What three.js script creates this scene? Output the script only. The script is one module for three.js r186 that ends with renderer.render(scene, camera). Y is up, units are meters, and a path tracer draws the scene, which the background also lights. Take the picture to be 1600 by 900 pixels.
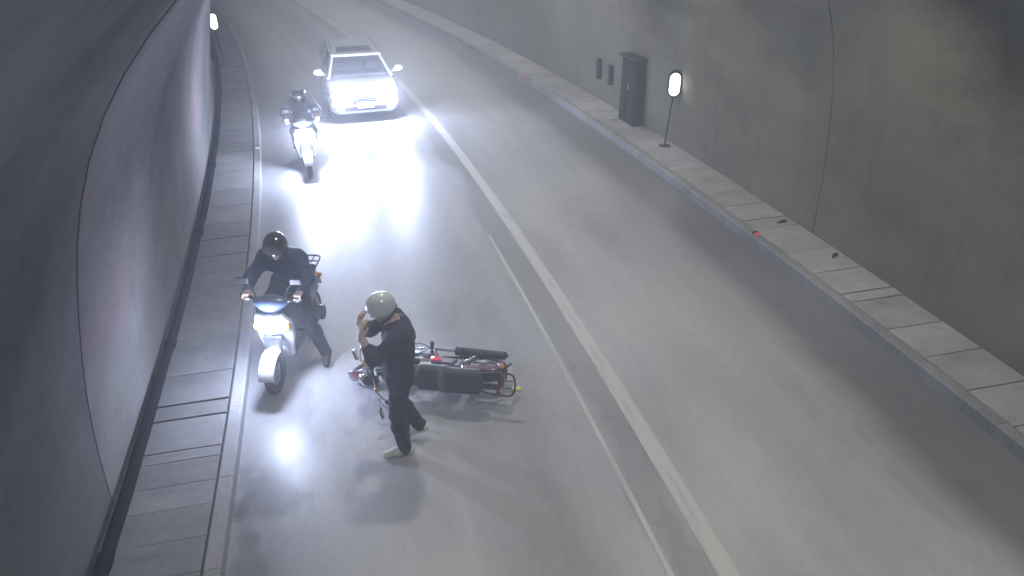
import * as THREE from 'three';
import { mergeGeometries } from 'three/addons/utils/BufferGeometryUtils.js';
import { RoundedBoxGeometry } from 'three/addons/geometries/RoundedBoxGeometry.js';
import { Brush, Evaluator, SUBTRACTION } from 'three-bvh-csg';

// ---------------------------------------------------------------- camera, darkness, haze, exposure
const scene = new THREE.Scene();
scene.background = new THREE.Color(0x000000);
const camera = new THREE.PerspectiveCamera(44.5, 16 / 9, 0.1, 200);
camera.position.set(0, 4.7, 0);
camera.rotation.set(-THREE.MathUtils.degToRad(29.5), 0, 0);
const renderer = new THREE.WebGLRenderer();
renderer.toneMapping = THREE.LinearToneMapping;
renderer.toneMappingExposure = 0.68;
renderer.shadowMap.enabled = true;
scene.fog = new THREE.FogExp2(new THREE.Color(0.93, 0.95, 1.0), 0.018);
const HEADLIGHT = new THREE.Color(0.62, 0.71, 1.0), TUNNEL_LAMP = new THREE.Color(1.0, 0.97, 0.87);
const CAR_BEAM = 340, SCOOTER_BEAM = 200, LAMP_POWER = 35;

// ---------------------------------------------------------------- the curved road: s metres along it, o metres across it, h metres up
const R0 = 134.3, CX = -134.3, CZ = -27.9, PH0 = Math.atan2(27.9, 134.3);
const phi = (s) => PH0 + s / R0;
const at = (s, o, h = 0) => new THREE.Vector3(CX + (R0 + o) * Math.cos(phi(s)), h, -(CZ + (R0 + o) * Math.sin(phi(s))));
let seed = 7;
const rnd = () => { seed = (seed + 0x6d2b79f5) | 0; let t = Math.imul(seed ^ (seed >>> 15), 1 | seed); t = (t + Math.imul(t ^ (t >>> 7), 61 | t)) ^ t; return ((t ^ (t >>> 14)) >>> 0) / 4294967296; };
const { clamp, lerp, smoothstep } = THREE.MathUtils;
const V = (x, y, z) => new THREE.Vector3(x, y, z);

// ---------------------------------------------------------------- noise and textures
const hash = (x, y, k) => { let h = Math.imul(x, 374761393) ^ Math.imul(y, 668265263) ^ Math.imul(k, 2147483629); h = Math.imul(h ^ (h >>> 13), 1274126177); return ((h ^ (h >>> 16)) >>> 0) / 4294967296; };
function vnoise(x, y, k, px = 0, py = 0) {             // value noise, periodic when px, py are given
  const ix = Math.floor(x), iy = Math.floor(y), fx = x - ix, fy = y - iy, u = fx * fx * (3 - 2 * fx), v = fy * fy * (3 - 2 * fy);
  const m = (a, p) => (p ? ((a % p) + p) % p : a);
  const h = (a, b) => hash(m(a, px), m(b, py), k);
  return lerp(lerp(h(ix, iy), h(ix + 1, iy), u), lerp(h(ix, iy + 1), h(ix + 1, iy + 1), u), v);
}
function fbm(x, y, k, oct = 4, px = 0, py = 0) {
  let a = 0.5, s = 0, n = 0;
  for (let i = 0; i < oct; i++) { s += a * vnoise(x, y, k + i, px, py); n += a; a *= 0.5; x *= 2; y *= 2; px *= 2; py *= 2; }
  return s / n;
}
function texture(w, h, f, srgb) {                      // f(u, v) gives a colour (linear 0..1) or a number
  const d = new Uint8Array(w * h * 4), enc = (x) => { x = clamp(x, 0, 1); return 255 * (srgb ? (x <= 0.0031308 ? 12.92 * x : 1.055 * Math.pow(x, 1 / 2.4) - 0.055) : x); };
  for (let j = 0; j < h; j++) for (let i = 0; i < w; i++) {
    const c = f((i + 0.5) / w, (j + 0.5) / h), q = (j * w + i) * 4;
    if (typeof c === 'number') d[q] = d[q + 1] = d[q + 2] = enc(c); else { d[q] = enc(c[0]); d[q + 1] = enc(c[1]); d[q + 2] = enc(c[2]); }
    d[q + 3] = 255;
  }
  const t = new THREE.DataTexture(d, w, h);
  t.wrapS = t.wrapT = THREE.RepeatWrapping; t.magFilter = THREE.LinearFilter; t.minFilter = THREE.LinearFilter;
  if (srgb) t.colorSpace = THREE.SRGBColorSpace;
  t.needsUpdate = true;
  return t;
}
const repeat = (t, x, y) => { const c = t.clone(); c.repeat.set(x, y); c.needsUpdate = true; return c; };

// the road, 7.4 m across and 64 m along: dusty worn lanes, darker gutters and centre strip, tyre paths, oil stains
const ROAD_O0 = 1.30, ROAD_O1 = 8.80, ROAD_S0 = -14, ROAD_S1 = 62;
const stains = [[4.85, 1.76, 0.5, 0.3, 0.42], [4.3, 1.62, 0.5, 0.14, 0.3], [5.9, 2.0, 0.8, 0.2, 0.22], [7.4, 3.9, 0.5, 0.5, 0.15], [3.6, 7.6, 0.9, 0.4, 0.12], [9.5, 6.6, 1.4, 0.35, 0.1], [3.0, 5.1, 1.1, 0.16, 0.2], [12.5, 3.1, 2.5, 0.2, 0.16], [19, 3.3, 3, 0.25, 0.16]];
const roadMap = texture(1024, 2048, (u, v) => {
  const o = lerp(ROAD_O0, ROAD_O1, u), s = lerp(ROAD_S0, ROAD_S1, v);
  const wob = (fbm(s * 0.5, o * 0.8, 11, 4) - 0.5) * 0.5;
  let a = 0.345 + 0.09 * (fbm(s * 0.22, o * 1.2, 3, 4) - 0.5) + 0.06 * (fbm(s * 0.9, o * 5, 21, 3) - 0.5);
  const band = (c, w, soft) => 1 - smoothstep(Math.abs(o + wob - c), w, w + soft);
  a *= 1 - 0.46 * smoothstep(o + wob * 0.9, 7.55, 8.0);                 // dirt that gathers along the outer kerb
  a *= 1 - 0.26 * (1 - smoothstep(o + wob * 0.6, 1.72, 2.05));          // darker band along the inner kerb
  a *= 1 - 0.24 * band(5.12, 0.12, 0.16);                              // strip between the painted lines
  a *= 1 + 0.10 * band(2.55, 0.22, 0.25) + 0.12 * band(6.55, 0.5, 0.5) - 0.12 * band(3.95, 0.25, 0.4);
  for (const [cs, co, rs, ro, k] of stains) {
    const q = Math.hypot((s - cs) / rs, (o - co) / ro); if (q > 1.6) continue;
    const d = q + (fbm(s * 4, o * 4, 31, 4) - 0.5) * 1.9;
    a *= 1 - k * (1 - smoothstep(d, 0.35, 1.15));
  }
  a *= 0.93 + 0.14 * hash(Math.floor(u * 1024), Math.floor(v * 2048), 77) + 0.10 * (fbm(s * 7, o * 16, 51, 2) - 0.5);
  const t = fbm(s * 0.6, o * 0.6, 44, 3) - 0.5;
  return [a * (1 + 0.05 * t), a, a * (1.03 - 0.06 * t)];
}, true);
const grain = texture(512, 512, (u, v) => 0.55 * fbm(u * 96, v * 96, 5, 3, 96, 96) + 0.45 * fbm(u * 12, v * 12, 9, 3, 12, 12), false);
const concreteMap = (k, base, tint, streaks, spots) => texture(1024, 512, (u, v) => {
  const big = fbm(u * 4, v * 4, k, 4, 4, 4), mid = fbm(u * 18, v * 14, k + 7, 4, 18, 14), fine = fbm(u * 120, v * 90, k + 13, 2, 120, 90);
  const run = fbm(u * 60, v * 3, k + 19, 3, 60, 3);
  let a = base * (1 + 0.5 * (big - 0.5) + 0.36 * (mid - 0.5) + 0.16 * (fine - 0.5) - streaks * smoothstep(run, 0.55, 0.8));
  const r = smoothstep(fbm(u * 6, v * 5, k + 29, 4, 6, 5), 0.56, 0.72) * spots;
  return [a * tint[0] * (1 + 0.12 * r), a * tint[1] * (1 - 0.06 * r), a * tint[2]];
}, true);
const wallMap = concreteMap(60, 0.19, [1.04, 1.0, 0.94], 0.1, 0.9), oliveMap = concreteMap(360, 0.185, [1.04, 1.0, 0.76], 0.1, 0.2), shadedWallMap = concreteMap(160, 0.145, [1.03, 1.0, 0.97], 0.07, 0.15);
const slabMap = concreteMap(260, 0.24, [1, 1, 1], 0.0, 0.3);
const paintMap = (k, wear) => texture(128, 2048, (u, v) => {
  const s = v * 76, edge = smoothstep(Math.abs(u - 0.5) * 2 + (fbm(s * 6, u * 2, k + 5, 3) - 0.5) * 0.5, 0.72, 1.0);
  const w = clamp(smoothstep(fbm(s * 2.2, u * 2, k, 4) + 0.25 * (fbm(s * 14, u * 9, k + 3, 2) - 0.5), 0.62 - wear, 0.86 - wear) + edge * 0.8, 0, 1);
  return [lerp(0.5, 0.42, w), lerp(0.5, 0.42, w), lerp(0.485, 0.41, w)];
}, true);

// ---------------------------------------------------------------- materials
const std = (o) => new THREE.MeshStandardMaterial(o);
const phys = (o) => new THREE.MeshPhysicalMaterial(o);
const rgb = (r, g, b) => new THREE.Color().setRGB(r, g, b);
const M = {
  road: std({ map: roadMap, roughness: 0.4, bumpMap: repeat(grain, 9, 90), bumpScale: 0.0012 }),
  lineThick: std({ map: paintMap(70, 0.05), roughness: 0.6, bumpMap: repeat(grain, 1, 90), bumpScale: 0.002 }),
  lineThin: std({ map: paintMap(90, 0.22), roughness: 0.6 }),
  wall: phys({ map: wallMap, roughness: 0.95, specularIntensity: 0, bumpMap: grain, bumpScale: 0.006 }),
  olive: phys({ map: oliveMap, roughness: 0.95, specularIntensity: 0, bumpMap: grain, bumpScale: 0.006 }),
  shadedWall: phys({ map: shadedWallMap, roughness: 0.95, specularIntensity: 0, bumpMap: grain, bumpScale: 0.006 }),  // darker copy of the wall: weak light on the near segments put into colour
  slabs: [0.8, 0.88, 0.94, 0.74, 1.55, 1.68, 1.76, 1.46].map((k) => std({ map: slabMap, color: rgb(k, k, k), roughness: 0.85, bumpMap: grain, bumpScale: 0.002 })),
  kerb: std({ map: slabMap, color: rgb(1.12, 1.12, 1.12), roughness: 0.8, bumpMap: grain, bumpScale: 0.003 }),
  bed: std({ color: rgb(0.035, 0.035, 0.035), roughness: 0.95 }),
  conduit: phys({ color: rgb(0.008, 0.008, 0.009), roughness: 0.9, specularIntensity: 0.15 }),
  joint: std({ color: rgb(0.03, 0.03, 0.03), roughness: 0.9 }),
  darkSteel: std({ color: rgb(0.03, 0.035, 0.04), roughness: 0.5, metalness: 0.4 }),
  cabinet: phys({ color: rgb(0.012, 0.012, 0.018), roughness: 0.6, specularIntensity: 0.3 }),
  lens: std({ color: rgb(0.8, 0.8, 0.8), emissive: rgb(1, 1, 1), emissiveIntensity: 4, roughness: 0.4 }),
  tunnelLens: std({ color: rgb(0.8, 0.8, 0.75), emissive: TUNNEL_LAMP, emissiveIntensity: 3, roughness: 0.4 }),
  headLens: std({ color: rgb(0.8, 0.8, 0.8), emissive: HEADLIGHT, emissiveIntensity: 30, roughness: 0.2 }),
  redLens: phys({ color: rgb(0.6, 0.02, 0.03), emissive: rgb(0.6, 0.03, 0.04), emissiveIntensity: 0.8, roughness: 0.2, clearcoat: 1 }),
  redReflector: phys({ color: rgb(0.65, 0.02, 0.04), emissive: rgb(1, 0.1, 0.14), emissiveIntensity: 0.9, roughness: 0.15, clearcoat: 1 }),
  whiteReflector: phys({ color: rgb(0.85, 0.85, 0.85), emissive: rgb(1, 1, 1), emissiveIntensity: 1.2, roughness: 0.1, clearcoat: 1 }),
  redLit: phys({ color: rgb(0.6, 0.02, 0.03), emissive: rgb(1, 0.1, 0.14), emissiveIntensity: 0.7, roughness: 0.2, clearcoat: 1 }),
  amber: phys({ color: rgb(0.7, 0.28, 0.03), roughness: 0.2, clearcoat: 1 }),
  tyre: std({ color: rgb(0.022, 0.022, 0.024), roughness: 0.85 }),
  alloy: std({ color: rgb(0.5, 0.5, 0.52), roughness: 0.35, metalness: 0.85 }),
  chrome: std({ color: rgb(0.8, 0.8, 0.82), roughness: 0.15, metalness: 1 }),
  black: std({ color: rgb(0.02, 0.02, 0.022), roughness: 0.5 }),
  blackGloss: phys({ color: rgb(0.018, 0.018, 0.024), roughness: 0.3, clearcoat: 0.8, clearcoatRoughness: 0.15 }),
  maroon: phys({ color: rgb(0.09, 0.018, 0.03), roughness: 0.35, clearcoat: 0.9, clearcoatRoughness: 0.1 }),
  greyPanel: phys({ color: rgb(0.07, 0.072, 0.085), roughness: 0.4, clearcoat: 0.5, clearcoatRoughness: 0.2 }),
  bluePanel: phys({ color: rgb(0.05, 0.07, 0.14), roughness: 0.3, clearcoat: 0.8, clearcoatRoughness: 0.1 }),
  whitePanel: phys({ color: rgb(0.62, 0.63, 0.66), roughness: 0.3, clearcoat: 0.8, clearcoatRoughness: 0.1 }),
  seat: std({ color: rgb(0.035, 0.037, 0.044), roughness: 0.6 }),
  carPaint: phys({ color: rgb(0.62, 0.63, 0.66), roughness: 0.3, metalness: 0.1, clearcoat: 1, clearcoatRoughness: 0.05 }),
  glass: phys({ color: rgb(0.5, 0.53, 0.56), transmission: 0.85, thickness: 0, roughness: 0.02, ior: 1.5 }),
  mirror: std({ color: rgb(0.85, 0.87, 0.9), roughness: 0.05, metalness: 1 }),
  plate: std({ color: rgb(0.75, 0.75, 0.74), roughness: 0.4 }),
  yellowLens: phys({ color: rgb(0.72, 0.75, 0.12), roughness: 0.25, clearcoat: 1 }),
  skin: std({ color: rgb(0.6, 0.44, 0.36), roughness: 0.55 }),
  hair: std({ color: rgb(0.012, 0.01, 0.01), roughness: 0.6 }),
  jacket: std({ color: rgb(0.022, 0.024, 0.04), roughness: 0.85 }),
  trousers: std({ color: rgb(0.02, 0.022, 0.035), roughness: 0.9 }),
  blueJacket: std({ color: rgb(0.04, 0.06, 0.12), roughness: 0.8 }),
  greyCoat: std({ color: rgb(0.3, 0.31, 0.36), roughness: 0.7 }),
  greyTrousers: std({ color: rgb(0.16, 0.16, 0.19), roughness: 0.85 }),
  shoe: std({ color: rgb(0.62, 0.6, 0.56), roughness: 0.7 }),
  darkShoe: std({ color: rgb(0.04, 0.04, 0.045), roughness: 0.7 }),
  whiteHelmet: phys({ color: rgb(0.66, 0.67, 0.7), roughness: 0.35, clearcoat: 1, clearcoatRoughness: 0.05 }),
  blackHelmet: phys({ color: rgb(0.02, 0.022, 0.025), roughness: 0.2, clearcoat: 1, clearcoatRoughness: 0.05 }),
  silverHelmet: phys({ color: rgb(0.4, 0.41, 0.44), roughness: 0.25, clearcoat: 1, clearcoatRoughness: 0.05 }),
  visor: phys({ color: rgb(0.03, 0.03, 0.035), roughness: 0.06, clearcoat: 1 }),
};

// ---------------------------------------------------------------- object helpers
const taken = new Map();
const numbered = (n) => { const k = taken.get(n) ?? 0; taken.set(n, k + 1); return k ? n + '_' + String(k).padStart(3, '0') : n; };
function tag(o, label, category, group, kind) { o.userData = { label, category }; if (group) o.userData.group = group; if (kind) o.userData.kind = kind; return o; }
function thing(name, label, category, group, kind) { const g = new THREE.Group(); g.name = numbered(name); tag(g, label, category, group, kind); scene.add(g); return g; }
function part(name, geo, mat, parent) { const m = new THREE.Mesh(geo, mat); m.name = name; m.castShadow = m.receiveShadow = true; parent.add(m); return m; }
const place = (o, s, off, h = 0, turn = 0) => { o.position.copy(at(s, off, h)); o.rotation.y = phi(s) + turn; return o; };
const merged = (...l) => mergeGeometries(l.map((g) => { const c = g.index ? g.toNonIndexed() : g.clone(); for (const k of Object.keys(c.attributes)) if (!['position', 'normal', 'uv'].includes(k)) c.deleteAttribute(k); if (!c.attributes.uv) c.setAttribute('uv', new THREE.BufferAttribute(new Float32Array(c.attributes.position.count * 2), 2)); return c; }));
const rbox = (w, h, d, x = 0, y = 0, z = 0, r = 0.01, seg = 2) => new RoundedBoxGeometry(w, h, d, seg, Math.min(r, w / 2.01, h / 2.01, d / 2.01)).translate(x, y, z);
function bar(a, b, r0, r1 = r0, seg = 10) {
  const d = b.clone().sub(a), g = new THREE.CylinderGeometry(r1, r0, d.length(), seg);
  g.applyQuaternion(new THREE.Quaternion().setFromUnitVectors(V(0, 1, 0), d.clone().normalize()));
  return g.translate((a.x + b.x) / 2, (a.y + b.y) / 2, (a.z + b.z) / 2);
}
const tube = (pts, r, n = 24, seg = 8, closed = false) => new THREE.TubeGeometry(new THREE.CatmullRomCurve3(pts, closed), n, r, seg, closed);

// a cross-section of [o, h] points swept along the road; uv in metres / uvScale; a closed section gets end caps
function sweep(pts, s0, s1, ds, { closed = false, us = 1, vs = 1, roadUV = false } = {}) {
  const n = Math.max(1, Math.round((s1 - s0) / ds)), pos = [], uv = [], idx = [], P = closed ? [...pts, pts[0]] : pts, m = P.length;
  let len = [0]; for (let i = 1; i < m; i++) len.push(len[i - 1] + Math.hypot(P[i][0] - P[i - 1][0], P[i][1] - P[i - 1][1]));
  for (let j = 0; j <= n; j++) { const s = lerp(s0, s1, j / n); for (let i = 0; i < m; i++) { const p = at(s, P[i][0], P[i][1]); pos.push(p.x, p.y, p.z); uv.push(...(roadUV ? [(P[i][0] - ROAD_O0) / (ROAD_O1 - ROAD_O0), (s - ROAD_S0) / (ROAD_S1 - ROAD_S0)] : [s / us, len[i] / vs])); } }
  for (let j = 0; j < n; j++) for (let i = 0; i < m - 1; i++) { const a = j * m + i, b = a + 1, c = a + m, d = c + 1; idx.push(a, b, c, b, d, c); }
  if (closed) {
    const tri = THREE.ShapeUtils.triangulateShape(pts.map((p) => new THREE.Vector2(p[0], p[1])), []);
    for (const [s, flip] of [[s0, 0], [s1, 1]]) { const b = pos.length / 3; for (const p of pts) { const q = at(s, p[0], p[1]); pos.push(q.x, q.y, q.z); uv.push(p[0] / us, p[1] / vs); } for (const t of tri) idx.push(...(flip ? [b + t[0], b + t[2], b + t[1]] : [b + t[0], b + t[1], b + t[2]])); }
  }
  const g = new THREE.BufferGeometry();
  g.setAttribute('position', new THREE.Float32BufferAttribute(pos, 3)); g.setAttribute('uv', new THREE.Float32BufferAttribute(uv, 2)); g.setIndex(idx);
  g.computeVertexNormals();
  return g;
}

// a signed-distance field meshed with surface nets
function nets(f, lo, hi, cell, exact = false) {
  const n = lo.map((a, i) => Math.ceil((hi[i] - a) / cell) + 1), [nx, ny, nz] = n, F = new Float32Array(nx * ny * nz), id = (i, j, k) => (k * ny + j) * nx + i;
  const Q = 6, reach = exact ? 1e9 : 0.87 * Q * cell * 1.25 + 0.014;   // blocks of cells far from the surface are filled with the distance at their middle
  for (let K = 0; K < nz; K += Q) for (let J = 0; J < ny; J += Q) for (let I = 0; I < nx; I += Q) {
    const mid = f(lo[0] + (I + 2.5) * cell, lo[1] + (J + 2.5) * cell, lo[2] + (K + 2.5) * cell), far = Math.abs(mid) > reach;
    for (let k = K; k < Math.min(nz, K + Q); k++) for (let j = J; j < Math.min(ny, J + Q); j++) for (let i = I; i < Math.min(nx, I + Q); i++) F[id(i, j, k)] = far ? mid : f(lo[0] + i * cell, lo[1] + j * cell, lo[2] + k * cell);
  }
  const vid = new Int32Array(F.length).fill(-1), pos = [], idx = [];
  const E = [[0, 1], [2, 3], [4, 5], [6, 7], [0, 2], [1, 3], [4, 6], [5, 7], [0, 4], [1, 5], [2, 6], [3, 7]];
  for (let k = 0; k < nz - 1; k++) for (let j = 0; j < ny - 1; j++) for (let i = 0; i < nx - 1; i++) {
    const c = []; let neg = 0;
    for (let q = 0; q < 8; q++) { const v = F[id(i + (q & 1), j + ((q >> 1) & 1), k + (q >> 2))]; c.push(v); if (v < 0) neg++; }
    if (!neg || neg === 8) continue;
    let x = 0, y = 0, z = 0, m = 0;
    for (const [a, b] of E) if ((c[a] < 0) !== (c[b] < 0)) { const t = c[a] / (c[a] - c[b]); x += lerp(a & 1, b & 1, t); y += lerp((a >> 1) & 1, (b >> 1) & 1, t); z += lerp(a >> 2, b >> 2, t); m++; }
    vid[id(i, j, k)] = pos.length / 3;
    pos.push(lo[0] + (i + x / m) * cell, lo[1] + (j + y / m) * cell, lo[2] + (k + z / m) * cell);
  }
  const quad = (a, b, c, d, flip) => { if (a < 0 || b < 0 || c < 0 || d < 0) return; flip ? idx.push(a, c, b, a, d, c) : idx.push(a, b, c, a, c, d); };
  for (let k = 1; k < nz - 1; k++) for (let j = 1; j < ny - 1; j++) for (let i = 1; i < nx - 1; i++) {
    const a = F[id(i, j, k)] < 0;
    if (a !== F[id(i + 1, j, k)] < 0) quad(vid[id(i, j - 1, k - 1)], vid[id(i, j, k - 1)], vid[id(i, j, k)], vid[id(i, j - 1, k)], !a);
    if (a !== F[id(i, j + 1, k)] < 0) quad(vid[id(i - 1, j, k - 1)], vid[id(i - 1, j, k)], vid[id(i, j, k)], vid[id(i, j, k - 1)], !a);
    if (a !== F[id(i, j, k + 1)] < 0) quad(vid[id(i - 1, j - 1, k)], vid[id(i, j - 1, k)], vid[id(i, j, k)], vid[id(i - 1, j, k)], !a);
  }
  const g = new THREE.BufferGeometry();
  g.setAttribute('position', new THREE.Float32BufferAttribute(pos, 3));
  g.setAttribute('uv', new THREE.Float32BufferAttribute(new Float32Array(pos.length / 3 * 2), 2));
  g.setIndex(idx); g.computeVertexNormals();
  return g;
}
const smin = (a, b, k) => { const h = Math.max(k - Math.abs(a - b), 0) / k; return Math.min(a, b) - h * h * k * 0.25; };
function capsule(a, b, ra, rb) {                       // tapered capsule between two joints
  const dx = b[0] - a[0], dy = b[1] - a[1], dz = b[2] - a[2], L = dx * dx + dy * dy + dz * dz || 1e-9;
  return (x, y, z) => { const px = x - a[0], py = y - a[1], pz = z - a[2], t = clamp((px * dx + py * dy + pz * dz) / L, 0, 1); return Math.hypot(px - dx * t, py - dy * t, pz - dz * t) - (ra + (rb - ra) * t); };
}
const ellipsoid = (c, r) => (x, y, z) => { const a = (x - c[0]) / r[0], b = (y - c[1]) / r[1], d = (z - c[2]) / r[2], k = Math.hypot(a, b, d); return (k - 1) * Math.min(r[0], r[1], r[2]) * (k > 1 ? 1 : 1); };
const blend = (list, k) => (x, y, z) => { let d = 1e9; for (const f of list) d = smin(d, f(x, y, z), k); return d; };
const sbox = (c, h, r, rx = 0) => { const cs = Math.cos(rx), sn = Math.sin(rx); return (x, y, z) => { x -= c[0]; y -= c[1]; z -= c[2]; const y2 = cs * y + sn * z, z2 = -sn * y + cs * z; const qx = Math.abs(x) - h[0] + r, qy = Math.abs(y2) - h[1] + r, qz = Math.abs(z2) - h[2] + r; return Math.hypot(Math.max(qx, 0), Math.max(qy, 0), Math.max(qz, 0)) + Math.min(Math.max(qx, qy, qz), 0) - r; }; };

console.log('helpers');
// ================================================================= THE SETTING
// road, with its painted lines a few millimetres above it
{
  const road = part('road', sweep([[ROAD_O0, 0], [3.2, 0], [5.1, 0], [6.9, 0], [ROAD_O1, 0]], ROAD_S0, ROAD_S1, 0.5, { roadUV: true }), M.road, scene);
  tag(road, 'worn grey road surface curving through the tunnel', 'road', null, 'structure');
  const thick = part('lane_line', sweep([[5.245, 0.004], [5.425, 0.004]], ROAD_S0, ROAD_S1, 0.5), M.lineThick, scene);
  const thin = part('lane_line_001', sweep([[4.865, 0.004], [4.915, 0.004]], ROAD_S0, 9.5, 0.5), M.lineThin, scene);
  taken.set('lane_line', 2);
  for (const [m, o0, o1] of [[thick, 5.245, 5.425], [thin, 4.86, 4.92]]) { const u = m.geometry.attributes.uv; for (let i = 0; i < u.count; i++) u.setXY(i, i % 2, (lerp(ROAD_S0, m === thin ? 9.5 : ROAD_S1, Math.floor(i / 2) / (u.count / 2 - 1)) - ROAD_S0) / 76); }
  tag(thick, 'broad whitish painted centre line on the road', 'road marking', null, 'structure');
  tag(thin, 'thin worn painted line beside the broad centre line', 'road marking', null, 'structure');
}
// tunnel lining: left and right halves in cast segments with open joints
const LEFT = [[0.50, -0.3], [0.50, 0.0], [0.59, 1.13], [0.80, 2.2], [0.98, 2.79], [1.20, 3.27], [1.44, 3.63], [1.70, 3.93], [2.3, 4.46], [3.2, 5.05], [4.2, 5.45], [5.05, 5.58]];
const RIGHT = [[9.62, -0.3], [9.60, 0.0], [9.54, 1.2], [9.41, 2.2], [9.22, 3.0], [8.86, 3.75], [8.2, 4.5], [7.2, 5.15], [6.1, 5.5], [5.05, 5.58]];
function smoothProfile(P, n) { const c = new THREE.CatmullRomCurve3(P.map((p) => V(p[0], p[1], 0)), false, 'centripetal'); return c.getSpacedPoints(n).map((p) => [p.x, p.y]); }
function liningShape(P, thick, shift) {               // inner face plus an outer face, thick metres further out
  const inner = smoothProfile(P, 26).map(([o, h]) => [o, h]), cx = 5.05, cy = 1.13, out = (d) => ([o, h]) => { const dx = o - cx, dy = Math.max(h - cy, 0) * 1, l = Math.hypot(dx, dy) || 1; return h > 5.56 ? [o, h + d] : [o + dx / l * d, h + dy / l * d]; };
  return { inner: inner.map(out(shift)), outer: inner.map(out(thick)).reverse() };
}
const tunnel = thing('tunnel_lining', 'grey concrete tunnel vault arching over the road', 'tunnel', null, 'structure');
function lining(P, joints, gap, mats) {
  for (let i = 0; i < joints.length - 1; i++) {
    const { inner, outer } = liningShape(P, 0.35, mats[i]?.shift ?? 0);
    const g = sweep([...inner, ...outer], joints[i] + gap, joints[i + 1] - gap, 0.75, { closed: true, us: 9, vs: 4.5 });
    const m = part('lining_segment', g.toNonIndexed(), mats[i]?.mat ?? M.wall, tunnel);
    m.geometry.computeVertexNormals(); m.geometry = smoothByAngle(m.geometry);
  }
}
function smoothByAngle(g) {                            // recompute normals so that faces within 40 degrees share them
  const p = g.attributes.position, n = p.count, face = [], map = new Map(), a = V(), b = V(), c = V();
  for (let i = 0; i < n; i += 3) { a.fromBufferAttribute(p, i); b.fromBufferAttribute(p, i + 1); c.fromBufferAttribute(p, i + 2); const f = b.clone().sub(a).cross(c.clone().sub(a)); face.push(f, f, f); for (let k = 0; k < 3; k++) { const q = i + k, key = [p.getX(q), p.getY(q), p.getZ(q)].map((x) => Math.round(x * 2000)).join(); (map.get(key) ?? map.set(key, []).get(key)).push(q); } }
  const nor = new Float32Array(n * 3);
  for (const l of map.values()) for (const q of l) { const s = V(), u = face[q].clone().normalize(); for (const r of l) if (face[r].clone().normalize().dot(u) > 0.76) s.add(face[r]); s.normalize(); nor.set([s.x, s.y, s.z], q * 3); }
  g.setAttribute('normal', new THREE.BufferAttribute(nor, 3));
  return g;
}
lining(LEFT, [-14, -4.1, 4.9, 13.9, 22.9, 31.9, 40.9, 49.9, 61], 0.003, [{ mat: M.shadedWall }, { mat: M.shadedWall, shift: 0.006 }]);
lining(RIGHT, [-14, -0.95, 8.05, 17.05, 26.05, 35.05, 44.05, 61], 0.009, Array(7).fill({ mat: M.olive }));
{ // dark waterproofing sheet behind the joints
  const { inner } = liningShape(LEFT, 0.35, 0.2), r = liningShape(RIGHT, 0.35, 0.2).inner;
  part('joint_membrane', sweep([...inner, ...r.slice(0, -1).reverse()], -14, 61, 1), M.joint, tunnel);
}
console.log('lining');

// walkways: a dark bed, cover slabs one by one, and kerb stones one by one
function slabGeometry(w, h, c) {                       // one metre long along z, chamfered upper edges; scaled to length
  const s = new THREE.Shape([[-w / 2, 0], [w / 2, 0], [w / 2, h - c], [w / 2 - c, h], [-w / 2 + c, h], [-w / 2, h - c]].map((p) => new THREE.Vector2(...p)));
  const g = new THREE.ExtrudeGeometry(s, { depth: 1, bevelEnabled: false });
  g.translate(0, 0, -0.5);
  const u = g.attributes.uv; for (let i = 0; i < u.count; i++) u.setXY(i, u.getX(i) / 2, u.getY(i) / 2);
  return g;
}
function uvShift(g, du, dv) { const c = g.clone(), u = c.attributes.uv = c.attributes.uv.clone(), p = c.attributes.position; for (let i = 0; i < u.count; i++) u.setXY(i, p.getX(i) / 3 + du, p.getZ(i) / 3 + dv); return c; }
function walkway(name, label, slabO, kerbO, joints, wides, tone) {
  const w = thing(name, label, 'walkway', null, 'structure');
  const lo = Math.min(slabO[0], kerbO[0]), hi = Math.max(slabO[1], kerbO[1]);
  part('walkway_bed', sweep([[lo, 0.0], [lo, 0.085], [hi, 0.085], [hi, 0.0]].map(([o, h]) => [clamp(o, lo + 0.012, hi - 0.012), h]), -14, 61, 1, {}), M.bed, w);
  const sw = slabO[1] - slabO[0], sg = [0, 1, 2, 3, 4, 5].map((k) => uvShift(slabGeometry(sw - 0.012, 0.06, 0.007), k * 0.37, k * 0.61));
  for (let i = 0; i < joints.length - 1; i++) {
    const a = joints[i], b = joints[i + 1], g = (wides.has(i) ? 0.028 : 0.004) + 0.005 * rnd(), m = part('cover_slab', sg[Math.floor(rnd() * 6)], M.slabs[Math.floor(rnd() * 4) + tone], w);
    place(m, (a + b) / 2, (slabO[0] + slabO[1]) / 2, 0.078 + 0.006 * (rnd() - 0.5) + 0.004); m.scale.z = (b - a) * (1 + (slabO[0] + slabO[1]) / 2 / R0) - g;
    m.rotation.y += (rnd() - 0.5) * 0.008; m.rotation.z = (rnd() - 0.5) * 0.008;
  }
  const kw = kerbO[1] - kerbO[0], kg = [0, 1, 2, 3].map((k) => uvShift(slabGeometry(kw, 0.17, 0.018), k * 0.29, k * 0.43));
  for (let s = -13.5; s < 60.5; s += 1.0) { const m = part('kerb_stone', kg[Math.floor(rnd() * 4)], M.kerb, w); place(m, s, (kerbO[0] + kerbO[1]) / 2, -0.02 + 0.003 * rnd()); m.scale.z = 0.995 * (1 + (kerbO[0] + kerbO[1]) / 2 / R0); }
  return w;
}
function jointList(fixed) { const l = []; let s = fixed[0]; while (s > -13) { s -= 0.5 + 0.03 * rnd(); l.unshift(s); } l.push(...fixed); s = fixed[fixed.length - 1]; while (s < 60) { s += 0.52 + 0.03 * rnd(); l.push(s); } return l; }
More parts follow.
